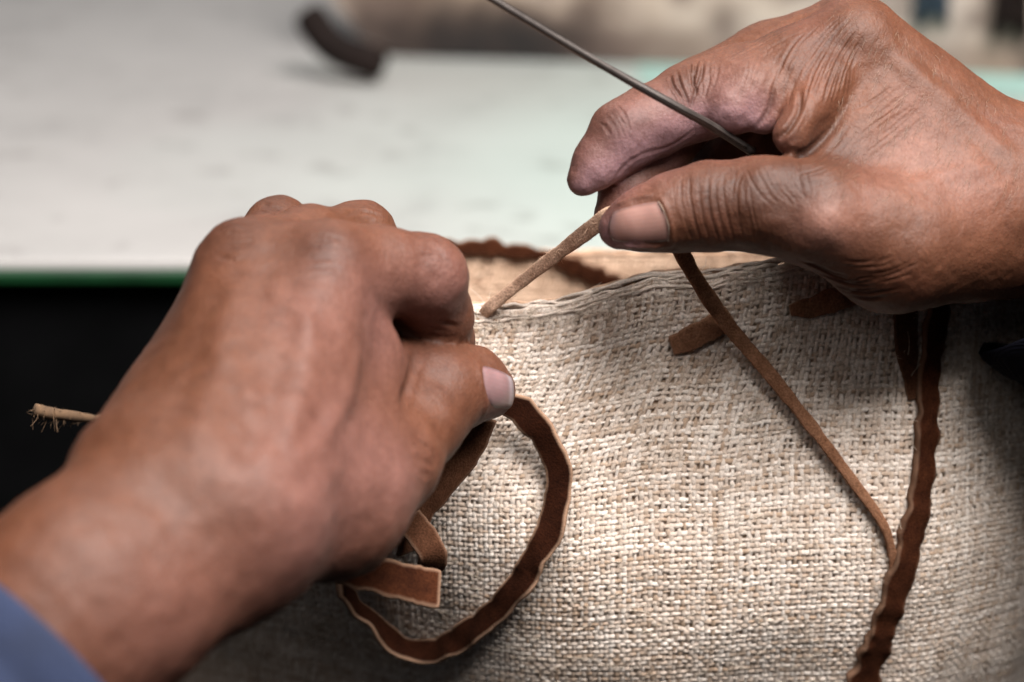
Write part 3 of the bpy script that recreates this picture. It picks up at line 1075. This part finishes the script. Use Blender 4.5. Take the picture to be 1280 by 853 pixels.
def relax(V, Q, it, lam=0.5):
    E = np.vstack([Q[:, [0, 1]], Q[:, [1, 2]], Q[:, [2, 3]], Q[:, [3, 0]]])
    deg = np.bincount(E[:, 0], minlength=len(V)) + np.bincount(E[:, 1], minlength=len(V))
    for i in range(it):
        A_ = np.zeros_like(V)
        for c in range(3):
            A_[:, c] = np.bincount(E[:, 0], V[E[:, 1], c], len(V)) + np.bincount(E[:, 1], V[E[:, 0], c], len(V))
        m = lam if i % 2 == 0 else -0.52 * lam / 0.5
        V = V + m * (A_ / deg[:, None] - V)
    return V


def subdivide(V, Q, levels):
    """Catmull-Clark by the subdivision modifier"""
    me = bpy.data.meshes.new('tmp')
    me.from_pydata([], [], [])
    o = mesh_np('tmp', V, [Q], None)
    org = np.array(o.location)
    md = o.modifiers.new('s', 'SUBSURF'); md.levels = levels; md.render_levels = levels
    dg = bpy.context.evaluated_depsgraph_get()
    ev = o.evaluated_get(dg); m2 = ev.to_mesh()
    co = np.zeros(len(m2.vertices) * 3, np.float32); m2.vertices.foreach_get('co', co)
    li = np.zeros(len(m2.loops), np.int32); m2.loops.foreach_get('vertex_index', li)
    V2 = co.reshape(-1, 3).astype(float) + org
    Q2 = li.reshape(-1, 4).astype(np.int64)
    ev.to_mesh_clear()
    m_ = o.data
    bpy.data.objects.remove(o); bpy.data.meshes.remove(m_); bpy.data.meshes.remove(me)
    return V2, Q2


class Skin:
    """the continuous surface of one hand, with folds pressed into it"""
    def __init__(s, V, Q):
        s.V, s.Q = V, Q
        s.N = mesh_normals(V, Q)
        s.disp = np.zeros(len(V))
        s.dark = np.zeros(len(V))
        s.bvh = None

    def set_bvh(s, V, Q):
        s.bvh = BVHTree.FromPolygons([Vector(x) for x in V], [tuple(int(i) for i in q) for q in Q])

    def hit(s, px, py):
        d = unit(P(px, py, 1.0) - C0)
        h = s.bvh.ray_cast(Vector(C0), Vector(d))
        return (np.array(h[0]), np.array(h[1])) if h[0] is not None else (None, None)

    def line(s, pxs, n=None):
        L = np.sum(np.linalg.norm(np.diff(np.array(pxs, float), axis=0), axis=1))
        pp = spline(np.array(pxs, float), n or max(int(L / 3), 5))
        out = [s.hit(x, y)[0] for x, y in pp]
        return np.array([x for x in out if x is not None])

    def dist(s, pts, rad):
        """distance of vertices to a polyline, only within rad; returns idx, dist, along"""
        lo = pts.min(0) - rad; hi = pts.max(0) + rad
        idx = np.where(((s.V > lo) & (s.V < hi)).all(1))[0]
        if len(idx) == 0: return idx, np.zeros(0), np.zeros(0)
        X = s.V[idx]
        best = np.full(len(idx), 9.0); al = np.zeros(len(idx))
        for i in range(len(pts) - 1):
            a, b = pts[i], pts[i + 1]
            ba = b - a
            t = np.clip(((X - a) @ ba) / max(ba @ ba, 1e-14), 0, 1)
            d = np.linalg.norm(X - a - t[:, None] * ba, axis=1)
            m = d < best
            best[m] = d[m]; al[m] = (i + t[m]) / (len(pts) - 1)
        k = best < rad
        return idx[k], best[k], al[k]

    def crease(s, pxs, depth, width, dark=0.0, taper=True, lips=0.25, grow=False):
        """depth and width in millimetres; negative depth raises a ridge"""
        pts = s.line(pxs)
        if len(pts) < 2: return
        jump = np.linalg.norm(np.diff(pts, axis=0), axis=1)
        if jump.max() > 0.012:
            k = int(np.argmax(jump)); pts = pts[:k + 1] if k + 1 > len(pts) - k - 1 else pts[k + 1:]
            if len(pts) < 2: return
        wm = width * 1e-3
        idx, d, al = s.dist(pts, wm * 3.2)
        if len(idx) == 0: return
        en = np.clip(np.minimum(al, 1 - al) * 5, 0, 1) if taper else 1.0
        if grow: en = np.clip(al, 0, 1) ** 1.3
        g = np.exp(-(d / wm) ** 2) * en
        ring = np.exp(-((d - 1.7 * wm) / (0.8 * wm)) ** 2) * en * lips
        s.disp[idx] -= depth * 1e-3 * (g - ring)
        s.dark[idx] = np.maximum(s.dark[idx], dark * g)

    def fan(s, A_, B_, n, depth, width, dark=0.0, jit=3.0, seed=1):
        """n folds interpolated between two guide lines"""
        r = np.random.default_rng(seed)
        A_ = spline(np.array(A_, float), 8); B_ = spline(np.array(B_, float), 8)
        for k in range(n):
            t = (k + r.uniform(0.2, 0.8)) / n
            L = A_ * (1 - t) + B_ * t + r.normal(0, jit * 0.35, 2) + np.cumsum(r.normal(0, jit * 0.16, (8, 2)), 0)
            i0 = r.integers(0, 3); i1 = 8 - r.integers(0, 3)
            s.crease(L[i0:i1], depth * r.uniform(0.55, 1.3), width * r.uniform(0.8, 1.25), dark * r.uniform(0.6, 1.2))

    def blob(s, px, py, r_mm, h_mm, pt=None):
        c = pt if pt is not None else s.hit(px, py)[0]
        if c is None: return
        d = np.linalg.norm(s.V - c, axis=1)
        s.disp += h_mm * 1e-3 * np.exp(-(d / (r_mm * 1e-3)) ** 2)

    def near(s, px, py, r_mm):
        c = s.hit(px, py)[0]
        if c is None: return np.zeros(len(s.V))
        d = np.linalg.norm(s.V - c, axis=1)
        return np.exp(-(d / (r_mm * 1e-3)) ** 2)

    def apply(s):
        s.V = s.V + s.N * s.disp[:, None]


def nail_on(skin, quad, parent, name='thumbnail', lift=0.35, tint=((0.50, 0.29, 0.25), (0.62, 0.48, 0.42)), tip_at=0.80, nu=26, nv=26):
    """quad: px corners proximal-upper, proximal-lower, distal-lower, distal-upper"""
    pu, plw, dl, du_ = [np.array(x, float) for x in quad]
    V, Cc = [], []
    top = []
    for i in range(nu):
        t = i / (nu - 1)
        for j in range(nv):
            w_ = j / (nv - 1)
            x = 2 * w_ - 1
            tt = t
            tt = t * (1 + 0.10 * (1 - x * x)) - 0.08 * (1 - t) * (1 - x * x)
            wi = 1 - 0.10 * abs(2 * t - 1) ** 3
            ww = 0.5 + x * 0.5 * wi
            q_ = (pu * (1 - ww) + plw * ww) * (1 - tt) + (du_ * (1 - ww) + dl * ww) * tt
            top.append((q_, x, t))
    pts, nrs = [], []
    for q_, x, t in top:
        h, n_ = skin.hit(*q_)
        pts.append(h); nrs.append(n_)
    last = next(p_ for p_ in pts if p_ is not None)
    # rays that miss the thumb take the depth of their neighbour
    for k in range(len(pts)):
        if pts[k] is None or abs((pts[k] - last) @ CF) > 0.006:
            d_ = (last - C0) @ CF
            pts[k] = P(*top[k][0], d_); nrs[k] = nrs[k - 1] if nrs[k - 1] is not None else CZ
        last = pts[k]
    pts = np.array(pts); nrs = np.array([n_ if n_ is not None else CZ for n_ in nrs])
    G = pts.reshape(nu, nv, 3); NN = nrs.reshape(nu, nv, 3)
    for _ in range(6):
        H = G.copy(); H[1:-1, 1:-1] = (G[:-2, 1:-1] + G[2:, 1:-1] + G[1:-1, :-2] + G[1:-1, 2:]) / 4; G = H
        H = NN.copy(); H[1:-1, 1:-1] = (NN[:-2, 1:-1] + NN[2:, 1:-1] + NN[1:-1, :-2] + NN[1:-1, 2:]) / 4; NN = unit(H)
    up = np.zeros((nu, nv))
    for i in range(nu):
        for j in range(nv):
            x = abs(2 * j / (nv - 1) - 1); t = i / (nu - 1)
            up[i, j] = lift * 1e-3 * (1 - x ** 6) * (0.35 + 0.65 * sstep(0, 0.2, t)) + 0.0001
            k = sstep(tip_at - 0.05, tip_at + 0.03, t)
            ed = max(sstep(0.80, 1.0, x), sstep(0.90, 1.0, t) * 0.6, 1 - sstep(0.0, 0.07, t))
            rg = 1 + 0.05 * math.sin(j * 2.3) + 0.12 * math.sin(t * 3.0)
            Cc.append((np.array(tint[0]) * (1 - k) + np.array(tint[1]) * k) * rg * (1 - 0.55 * ed))
    topv = (G + NN * up[..., None]).reshape(-1, 3)
    botv = (G - NN * 0.0006).reshape(-1, 3)
    V = np.vstack([topv, botv]); Cc = np.vstack([Cc, Cc])
    i, j = np.meshgrid(np.arange(nu - 1), np.arange(nv - 1), indexing='ij')
    F1 = np.stack([i * nv + j, i * nv + j + 1, (i + 1) * nv + j + 1, (i + 1) * nv + j], -1).reshape(-1, 4)
    F2 = F1[:, ::-1] + nu * nv
    rim = [i_ * nv for i_ in range(nu)] + [(nu - 1) * nv + j_ for j_ in range(1, nv)] + [i_ * nv + nv - 1 for i_ in range(nu - 2, -1, -1)] + [j_ for j_ in range(nv - 2, 0, -1)]
    F3 = np.array([(rim[k], rim[(k + 1) % len(rim)], rim[(k + 1) % len(rim)] + nu * nv, rim[k] + nu * nv) for k in range(len(rim))])
    nail = mesh_np(name, V, [np.vstack([F1, F2, F3])], MAT_NAIL, parent, colors=Cc)
    return nail, G, NN


def build_hand(lo, hi, h, palm, fingers, k_palm, extra_relax=4):
    """palm: list of cones; fingers: list of lists of cones. a cone is ((px,py,d,rpx),(px,py,d,rpx))"""
    s = Solid(lo, hi, h)
    cv = lambda c: (P(*c[0][:3]), P(*c[1][:3]), M(c[0][3], c[0][2]), M(c[1][3], c[1][2]))
    base = s.new()
    for c in palm:
        s.cone(base, *cv(c), k_palm)
    tot = base.copy()
    for k_join, chain in fingers:
        fg = s.new()
        for c in chain:
            s.cone(fg, *cv(c), 0.004)
        tot = smin(tot, smin(base, fg, k_join), 0.0008)
    V, Q = s.mesh(tot)
    V = relax(V, Q, extra_relax)
    return V, Q


def chain(*pts):
    return [(pts[i], pts[i + 1]) for i in range(len(pts) - 1)]


BASE = np.array([0.098, 0.0365, 0.0185])
DARK = np.array([0.040, 0.0145, 0.008])
PINK = np.array([0.172, 0.082, 0.070])
RED = np.array([0.130, 0.046, 0.027])

# ---- the raised hand that pinches the lace
palmR = [
    ((1072, 60, 0.690, 60), (1285, 240, 0.697, 70)),
    ((1066, 56, 0.712, 58), (1285, 236, 0.715, 64)),
    ((1075, 80, 0.734, 54), (1290, 240, 0.734, 62)),
    ((1090, 112, 0.752, 48), (1290, 255, 0.748, 58)),
    ((1022, 268, 0.664, 60), (1120, 305, 0.670, 72)),
    ((1120, 305, 0.670, 74), (1215, 290, 0.682, 78)),
    ((1150, 180, 0.686, 74), (1240, 240, 0.690, 84)),
    ((1080, 215, 0.682, 52), (1180, 260, 0.682, 70)),
    ((1215, 283, 0.684, 76), (1300, 264, 0.694, 84)),
    ((1285, 250, 0.693, 97), (1520, 358, 0.690, 110)),
    ((1285, 252, 0.728, 88), (1520, 358, 0.728, 104)),
    ((1150, 250, 0.730, 90), (1280, 250, 0.730, 90)),
    ((1098, 120, 0.686, 44), (1040, 212, 0.678, 40)),
    ((1075, 160, 0.684, 42), (1015, 225, 0.676, 34)),
    ((985, 165, 0.716, 46), (1100, 175, 0.712, 62)),
    ((930, 190, 0.722, 40), (1050, 220, 0.712, 50)),
]
fingersR = [
    (0.006, chain((1062, 66, 0.688, 60), (1000, 88, 0.686, 55), (920, 112, 0.684, 52), (864, 127, 0.682, 47), (815, 152, 0.678, 43), (778, 171, 0.675, 41), (748, 203, 0.673, 30), (728, 226, 0.672, 20))
        + [((1036, 98, 0.675, 29), (988, 170, 0.6635, 23)), ((990, 100, 0.677, 34), (955, 150, 0.673, 19)), ((935, 115, 0.676, 42), (914, 133, 0.6735, 34))]),
    (0.005, chain((1060, 52, 0.710, 56), (960, 82, 0.712, 52), (872, 122, 0.708, 46), (822, 186, 0.691, 40), (788, 236, 0.684, 34), (768, 272, 0.681, 27))),
    (0.005, chain((1068, 85, 0.732, 52), (900, 140, 0.738, 44), (850, 205, 0.728, 36), (880, 250, 0.715, 30))),
    (0.005, chain((1085, 115, 0.750, 46), (940, 165, 0.758, 38), (890, 220, 0.748, 32), (920, 260, 0.735, 28))),
    (0.006, chain((1080, 285, 0.664, 62), (1018, 266, 0.661, 61), (955, 256, 0.662, 58), (882, 259, 0.664, 53), (835, 267, 0.6635, 46), (797, 277, 0.664, 35), (772, 286, 0.666, 24))),
]
lo = np.minimum(P(690, 420, 0.60), P(690, 420, 0.80)) - 0.01
pts_ = np.array([P(x, y, d) for x in (690, 1520) for y in (-40, 480) for d in (0.63, 0.79)])
V, Q = build_hand(pts_.min(0), pts_.max(0), 0.0012, palmR, fingersR, 0.012)
Vs, Qs = subdivide(V, Q, 2)
hr = Skin(Vs, Qs)
hr.set_bvh(V, Q)

# folds of the raised hand
# web crease between thumb and index
hr.crease([(1068, 88), (1060, 125), (1042, 158), (1016, 186), (996, 196)], 1.8, 1.1, 1.0, grow=True, lips=0.0)
hr.crease([(1000, 110), (998, 140), (982, 165), (966, 178)], 0.9, 0.9, 0.45)
hr.crease([(968, 105), (962, 135), (950, 155), (942, 166)], 0.7, 0.8, 0.4)
hr.fan([(1060, 22), (1035, 45), (1000, 90), (985, 140)], [(1085, 45), (1068, 80), (1062, 120), (1050, 155)], 14, 0.24, 0.40, 0.36, 2.6, 3)
hr.fan([(1015, 30), (985, 60), (965, 100), (955, 135)], [(1060, 20), (1030, 48), (1005, 90), (995, 125)], 9, 0.16, 0.38, 0.30, 2.6, 4)
hr.fan([(935, 60), (930, 95), (920, 130)], [(1005, 45), (975, 85), (955, 130)], 8, 0.12, 0.42, 0.10, 5, 5)
# index PIP folds
for L in ([(862, 78), (866, 100), (872, 122)], [(845, 86), (850, 104), (858, 124), (862, 140)], [(872, 76), (868, 92), (866, 112)], [(836, 92), (842, 108), (852, 124)], [(880, 76), (876, 96), (868, 118), (862, 142)]):
    hr.crease(L, 0.5, 0.5, 0.4)
hr.fan([(820, 105), (832, 130), (850, 150)], [(900, 70), (895, 95), (880, 125)], 9, 0.18, 0.4, 0.15, 4, 6)
# index DIP
hr.fan([(742, 150), (755, 165), (765, 185)], [(770, 128), (785, 150), (795, 175)], 6, 0.18, 0.45, 0.12, 3, 7)
# pulp fold under index middle phalanx
hr.crease([(872, 160), (840, 182), (800, 195), (775, 215), (760, 238)], 0.22, 0.8, 0.12)
# thumb IP folds
for x0, dp in ((855, 0.35), (866, 0.5), (878, 0.3), (889, 0.75), (897, 0.45), (908, 0.4), (921, 0.25), (934, 0.18)):
    hr.crease([(x0 - 4 + 6 * random.random(), 214), (x0 - 4, 240), (x0 - 1 + 3 * random.random(), 268), (x0 + 8, 296), (x0 + 14, 308)], dp * random.uniform(0.3, 0.6), 0.40, 0.35 * dp / 0.5)
hr.fan([(845, 222), (843, 255), (855, 300)], [(960, 200), (950, 250), (965, 310)], 34, 0.07, 0.32, 0.16, 6, 8)
# thumb ball, below the joint
hr.fan([(985, 318), (1015, 330), (1050, 345), (1085, 340)], [(1020, 352), (1050, 368), (1090, 376), (1130, 372)], 11, 0.38, 0.48, 0.30, 4, 9)
hr.fan([(1040, 320), (1080, 325), (1120, 310)], [(1080, 362), (1120, 355), (1165, 340)], 9, 0.16, 0.5, 0.12, 5, 10)
# fine lines over the web and the back of the thumb
hr.fan([(1060, 135), (1095, 118), (1120, 98)], [(1085, 215), (1130, 175), (1170, 140)], 14, 0.11, 0.42, 0.14, 3, 11)
hr.fan([(985, 205), (1030, 190), (1060, 150)], [(1010, 240), (1060, 225), (1100, 190)], 12, 0.11, 0.42, 0.18, 3, 12)
hr.fan([(930, 205), (950, 240), (985, 268)], [(1010, 205), (1015, 235), (1022, 252)], 9, 0.12, 0.42, 0.10, 5, 13)
hr.fan([(1020, 20), (960, 45), (900, 72)], [(1010, 45), (950, 75), (900, 95)], 5, 0.12, 0.42, 0.08, 4, 14)
# knuckles, tendon and bone
hr.blob(1034, 284, 8, 1.5)
hr.blob(985, 275, 7, -0.7)
hr.blob(1068, 30, 10, 0.8)
hr.blob(1010, 235, 9, -0.7)
hr.crease([(1095, 50), (1160, 105), (1240, 175), (1290, 215)], -0.7, 3.0, 0.0)
hr.crease([(1130, 235), (1180, 220), (1260, 205)], -0.4, 2.2, 0.0)
# nail bed: a fold of skin round the nail
hr.crease([(818, 244), (829, 252), (838, 278), (841, 303), (832, 312)], -0.55, 0.8, 0.0, lips=0.0)
hr.crease([(766, 259), (792, 248), (818, 243)], -0.6, 0.8, 0.0, lips=0.0)
hr.crease([(772, 306), (800, 308), (832, 308)], -0.5, 0.7, 0.0, lips=0.0)
hr.disp += vnoise(hr.V, 140.0) * 0.00035 + vnoise(hr.V, 420.0) * 0.00012
# colour of the skin: browner joints, pinker palm side, with shade painted into the folds
col = np.tile(BASE, (len(hr.V), 1))


def tint(col, wgt, c, amt=1.0):
    wgt = np.clip(wgt * amt, 0, 1)[:, None]
    return col * (1 - wgt) + c * wgt


nz = vnoise(hr.V, 60.0)
col = col * (1 + 0.16 * nz[:, None])
col = tint(col, np.clip(vnoise(hr.V + 3.1, 75.0), 0, 1), RED, 0.6)
palm_n = sstep(0.15, 0.75, -(hr.N @ unit(CY * 0.9 + CF * 0.35)))
fing = np.maximum.reduce([hr.near(760, 215, 12), hr.near(800, 178, 13), hr.near(845, 160, 12), hr.near(905, 150, 12), hr.near(760, 290, 8)])
LAV = np.array([0.225, 0.130, 0.140])  # palm-side pink with cool bounced light painted in
col = tint(col, palm_n * np.clip(fing * 1.6, 0, 1), LAV, 0.95)
col = tint(col, np.clip(fing, 0, 1), LAV, 0.5)
for px, py, r, a in ((1058, 60, 9, 0.35), (852, 105, 7, 0.6), (890, 250, 12, 0.55), (940, 235, 12, 0.6), (1000, 230, 11, 0.8), (1050, 195, 11, 0.6), (990, 285, 6, 0.5), (960, 290, 9, 0.4), (985, 60, 12, 0.25), (760, 150, 6, 0.4), (1060, 350, 14, 0.3)):
    col = tint(col, hr.near(px, py, r), DARK, a)  # browner joints, plus shade painted on the thumb and web
for px, py, r, a in ((1032, 282, 8, 0.6), (1150, 215, 16, 0.4), (940, 90, 10, 0.2)):
    col = tint(col, hr.near(px, py, r), np.array([0.22, 0.112, 0.088]), a)  # painted light on the thumb joint and the back of the hand
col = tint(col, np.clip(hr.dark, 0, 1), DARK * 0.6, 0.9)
hr.apply()
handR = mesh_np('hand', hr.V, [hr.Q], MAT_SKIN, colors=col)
tag(handR, 'raised brown wrinkled hand pinching the lace and needle between thumb and fingers', 'hand', 'hands of the maker')
nailR, G, NN = nail_on(hr, [(823, 250), (836, 303), (767, 303), (768, 263)], handR, lift=0.22, tint=((0.250, 0.135, 0.112), (0.215, 0.125, 0.115)), tip_at=0.9)
# ragged pale cuticle along the base of the nail
pc = G[0] + NN[0] * 0.0005
v, f = tube(spline(pc, 40), 0.00013 * (1 + 0.8 * noise1(np.linspace(0, 1, 40), 3, 7.0)), 6)
mesh_np('cuticle', v, f, mat_plain('dry_cuticle', (0.17, 0.118, 0.09), 1.0, 0, 0.5, 500.0), nailR)

# short hairs on the back of the hand and the wrist
parts = []
for k in range(320):
    px, py = RNG.uniform(1040, 1275), RNG.uniform(8, 250)
    h_, n_ = hr.hit(px, py)
    if h_ is None or (h_ - C0) @ CF > 0.75: continue
    n_ = n_ if n_ @ (C0 - h_) > 0 else -n_
    dr = unit(-CX * 0.35 - CY * 0.75 + n_ * 0.35 + RNG.normal(0, 0.12, 3))
    dr = unit(dr - n_ * (dr @ n_) * 0.55)
    L_ = RNG.uniform(0.0025, 0.006)
    q_ = np.array([h_ + n_ * 0.0001, h_ + dr * L_ * 0.5 + n_ * 0.0007, h_ + dr * L_ + n_ * 0.0004])
    parts.append(tube(spline(q_, 5), np.linspace(0.00005, 0.00002, 5), 3, cap=False))
V_, F_ = join_geo(parts)
tag(mesh_np('arm_hair', V_, F_, mat_plain('hair', (0.24, 0.15, 0.10), 0.4, 0, 0.4, 200.0), handR), kind='stuff')

# dark cuff hanging under the wrist
def sleeve(name, c0, axis, wdir, ndir, rw, rn, length, slant, mat, parent, seed, wr=0.0012, grow=0.25):
    nu, nv = 96, 40
    a = np.linspace(0, 2 * math.pi, nu, endpoint=False)
    rings = []
    prof = [(0.006, -0.0016), (0.002, -0.0014), (0.0, -0.0006), (0.0, 0.0006), (0.002, 0.0014), (0.010, 0.0013), (0.012, 0.0003), (0.014, 0.0002)]
    prof += [(0.014 + (length - 0.014) * k / nv, 0.0002) for k in range(1, nv + 1)]
    for s_, o_ in prof:
        g_ = 1 + grow * s_ / length
        w_ = (vnoise(np.stack([np.cos(a) * 3, np.sin(a) * 3, np.full(nu, s_ * 60.0) + seed], 1), 1.0) * wr * (0.35 + min(s_ / 0.03, 1.6)))
        rr_w = rw * g_ + o_ + w_; rr_n = rn * g_ + o_ + w_
        rings.append(c0 + axis * s_ + np.outer(np.cos(a) * rr_w, wdir) + np.outer(np.sin(a) * rr_n, ndir) + axis * (slant * np.cos(a))[:, None])
    V = np.vstack(rings)
    i, j = np.meshgrid(np.arange(len(prof) - 1), np.arange(nu), indexing='ij')
    F = np.stack([i * nu + j, i * nu + (j + 1) % nu, (i + 1) * nu + (j + 1) % nu, (i + 1) * nu + j], -1).reshape(-1, 4)
    return mesh_np(name, V, [F], mat, parent)


ax = unit(P(1520, 345, 0.708) - P(1280, 240, 0.708))
wd = unit(np.cross(ax, CZ)); nd_ = np.cross(wd, ax)
if wd @ CY > 0: wd = -wd
sleeve('sleeve', P(1424, 326, 0.706), ax, wd, nd_, 0.043, 0.050, 0.18, -0.031, MAT_DARKCLOTH, handR, 3.0, grow=1.2)  # sleeve widened out of view so that it shades the bag

# ---- the gripping hand
palmL = [
    ((335, 640, 0.586, 70), (412, 338, 0.638, 58)),
    ((268, 625, 0.582, 74), (305, 334, 0.642, 57)),
    ((212, 605, 0.590, 68), (286, 374, 0.662, 48)),
    ((160, 590, 0.602, 64), (252, 440, 0.676, 51)),
    ((300, 690, 0.592, 58), (420, 640, 0.622, 62)),
    ((420, 640, 0.622, 64), (490, 580, 0.640, 52)),
    ((380, 600, 0.615, 60), (455, 450, 0.645, 48)),
    ((180, 630, 0.586, 84), (86, 726, 0.566, 92)),
    ((244, 676, 0.588, 80), (122, 776, 0.568, 88)),
    ((296, 682, 0.592, 56), (190, 752, 0.574, 66)),
    ((86, 726, 0.566, 92), (-180, 985, 0.538, 115)),
    ((122, 776, 0.568, 88), (-140, 1030, 0.538, 112)),
    ((330, 470, 0.665, 60), (420, 500, 0.668, 60)),
    ((440, 415, 0.670, 50), (535, 435, 0.702, 38)),
]
fingersL = [
    (0.006, chain((415, 338, 0.638, 58), (470, 336, 0.648, 53), (530, 345, 0.656, 51), (545, 395, 0.672, 45), (552, 425, 0.688, 38), (515, 446, 0.700, 32))),
    (0.005, chain((308, 334, 0.642, 55), (385, 308, 0.664, 48), (450, 298, 0.682, 44), (480, 370, 0.702, 40), (470, 430, 0.705, 34))),
    (0.005, chain((286, 372, 0.662, 48), (318, 322, 0.690, 44), (348, 289, 0.706, 41), (400, 350, 0.722, 38), (420, 420, 0.718, 32))),
    (0.005, chain((258, 436, 0.678, 44), (300, 395, 0.702, 36), (305, 380, 0.714, 35), (360, 420, 0.722, 32), (390, 460, 0.715, 28))),
    (0.006, chain((440, 630, 0.628, 58), (495, 575, 0.644, 52), (525, 530, 0.656, 52), (553, 491, 0.666, 53), (588, 481, 0.674, 46), (610, 488, 0.680, 35))
        + [((480, 500, 0.668, 45), (550, 450, 0.690, 36)), ((475, 485, 0.652, 44), (530, 462, 0.668, 42))]),
]
pts_ = np.array([P(x, y, d) for x in (-190, 660) for y in (235, 1040) for d in (0.50, 0.75)])
V, Q = build_hand(pts_.min(0), pts_.max(0), 0.0014, palmL, fingersL, 0.017)
Vs, Qs = subdivide(V, Q, 1)
hl = Skin(Vs, Qs)
hl.set_bvh(V, Q)
# knuckles, tendons and veins
hl.blob(404, 322, 11, 1.3)
hl.blob(300, 305, 11, 0.9)
hl.blob(355, 330, 8, -1.0)
hl.blob(470, 315, 9, -0.6)
hl.blob(470, 470, 12, -1.4)
hl.blob(505, 590, 10, 1.0)
hl.crease([(395, 350), (385, 420), (375, 500), (350, 590)], -0.9, 4.0)
hl.crease([(300, 330), (285, 400), (262, 490), (235, 570)], -0.9, 4.0)
hl.crease([(330, 350), (350, 372), (380, 402), (384, 440)], -0.45, 2.4)
hl.crease([(452, 425), (448, 455), (436, 495), (410, 540), (360, 600)], -0.5, 2.6)
hl.crease([(255, 420), (300, 470), (330, 540), (330, 610)], -0.35, 2.6)
hl.crease([(345, 430), (330, 520), (290, 600)], 0.5, 3.5)
# folds
hl.fan([(372, 300), (400, 292), (430, 300)], [(376, 345), (404, 352), (436, 345)], 7, 0.28, 0.7, 0.22, 3, 41)
hl.fan([(270, 290), (295, 278), (320, 285)], [(268, 322), (295, 330), (325, 322)], 6, 0.28, 0.7, 0.22, 3, 42)
hl.fan([(505, 300), (535, 292), (562, 312)], [(520, 340), (550, 338), (572, 345)], 6, 0.28, 0.7, 0.15, 3, 43)
hl.fan([(425, 262), (455, 256), (478, 264)], [(425, 280), (455, 276), (482, 284)], 5, 0.28, 0.6, 0.25, 3, 44)
hl.crease([(522, 432), (512, 470), (500, 510)], 0.8, 1.6, 0.4)
hl.fan([(545, 385), (565, 400), (585, 405)], [(530, 418), (560, 422), (588, 420)], 4, 0.3, 0.8, 0.15, 3, 31)
hl.fan([(500, 575), (520, 590), (535, 600)], [(520, 540), (540, 555), (552, 562)], 6, 0.25, 0.8, 0.15, 3, 32)
hl.fan([(330, 250), (345, 258), (365, 262)], [(322, 266), (345, 272), (372, 272)], 5, 0.3, 0.7, 0.3, 3, 33)
0 and hl.fan([(520, 462), (545, 450), (560, 445)], [(560, 535), (575, 520), (585, 500)], 5, 0.2, 0.8, 0.1, 3, 34)
# nail bed
hl.crease([(598, 450), (600, 475), (607, 505), (598, 535)], -0.5, 1.0, lips=0.0)
hl.disp += vnoise(hl.V, 90.0) * 0.00028 + vnoise(hl.V, 260.0) * 0.0002
col = np.tile(BASE, (len(hl.V), 1))
nz = vnoise(hl.V, 50.0)
col = col * (1 + 0.09 * nz[:, None] * 0.6)
col = tint(col, np.clip(vnoise(hl.V + 3.1, 45.0), 0, 1), RED, 0.25)
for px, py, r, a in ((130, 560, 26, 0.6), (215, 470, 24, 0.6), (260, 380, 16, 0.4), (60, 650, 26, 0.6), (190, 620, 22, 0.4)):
    col = tint(col, hl.near(px, py, r), np.array([0.078, 0.027, 0.0115]), a)  # shade on the outer side of the hand, painted as browner skin
for px, py, r, a in ((404, 318, 11, 0.65), (292, 292, 11, 0.6), (345, 250, 6, 0.5), (535, 300, 7, 0.2), (545, 470, 10, 0.35), (345, 262, 5, 0.2)):
    col = tint(col, hl.near(px, py, r), DARK, a)
for px, py, r, a in ((470, 400, 17, 0.7), (440, 560, 22, 0.6), (500, 600, 14, 0.6), (560, 370, 14, 0.7), (622, 515, 8, 0.9), (605, 530, 6, 0.9), (400, 640, 20, 0.5), (400, 690, 20, 0.5), (220, 790, 25, 0.4), (390, 400, 14, 0.3)):
    col = tint(col, hl.near(px, py, r), PINK, a)  # pink fingertip, and light painted on the thumb side of the hand
col = tint(col, np.clip(hl.dark, 0, 1), DARK * 0.7, 0.9)  # shade painted into the folds
hl.apply()
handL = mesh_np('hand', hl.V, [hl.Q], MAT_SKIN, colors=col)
tag(handL, 'fisted brown hand gripping the bag wall, its forearm in a blue sleeve', 'hand', 'hands of the maker')
nail_on(hl, [(600, 455), (610, 508), (636, 513), (637, 468)], handL, lift=0.62, tint=((0.20, 0.115, 0.115), (0.29, 0.225, 0.235)), tip_at=0.86)
ax = unit(P(-160, 1008, 0.530) - P(106, 750, 0.557))
wd = unit(np.cross(ax, CZ)); nd_ = np.cross(wd, ax)
sleeve('sleeve', P(58, 828, 0.560), ax, wd, nd_, 0.0325, 0.0290, 0.10, 0.0, MAT_DENIM, handL, 8.0)
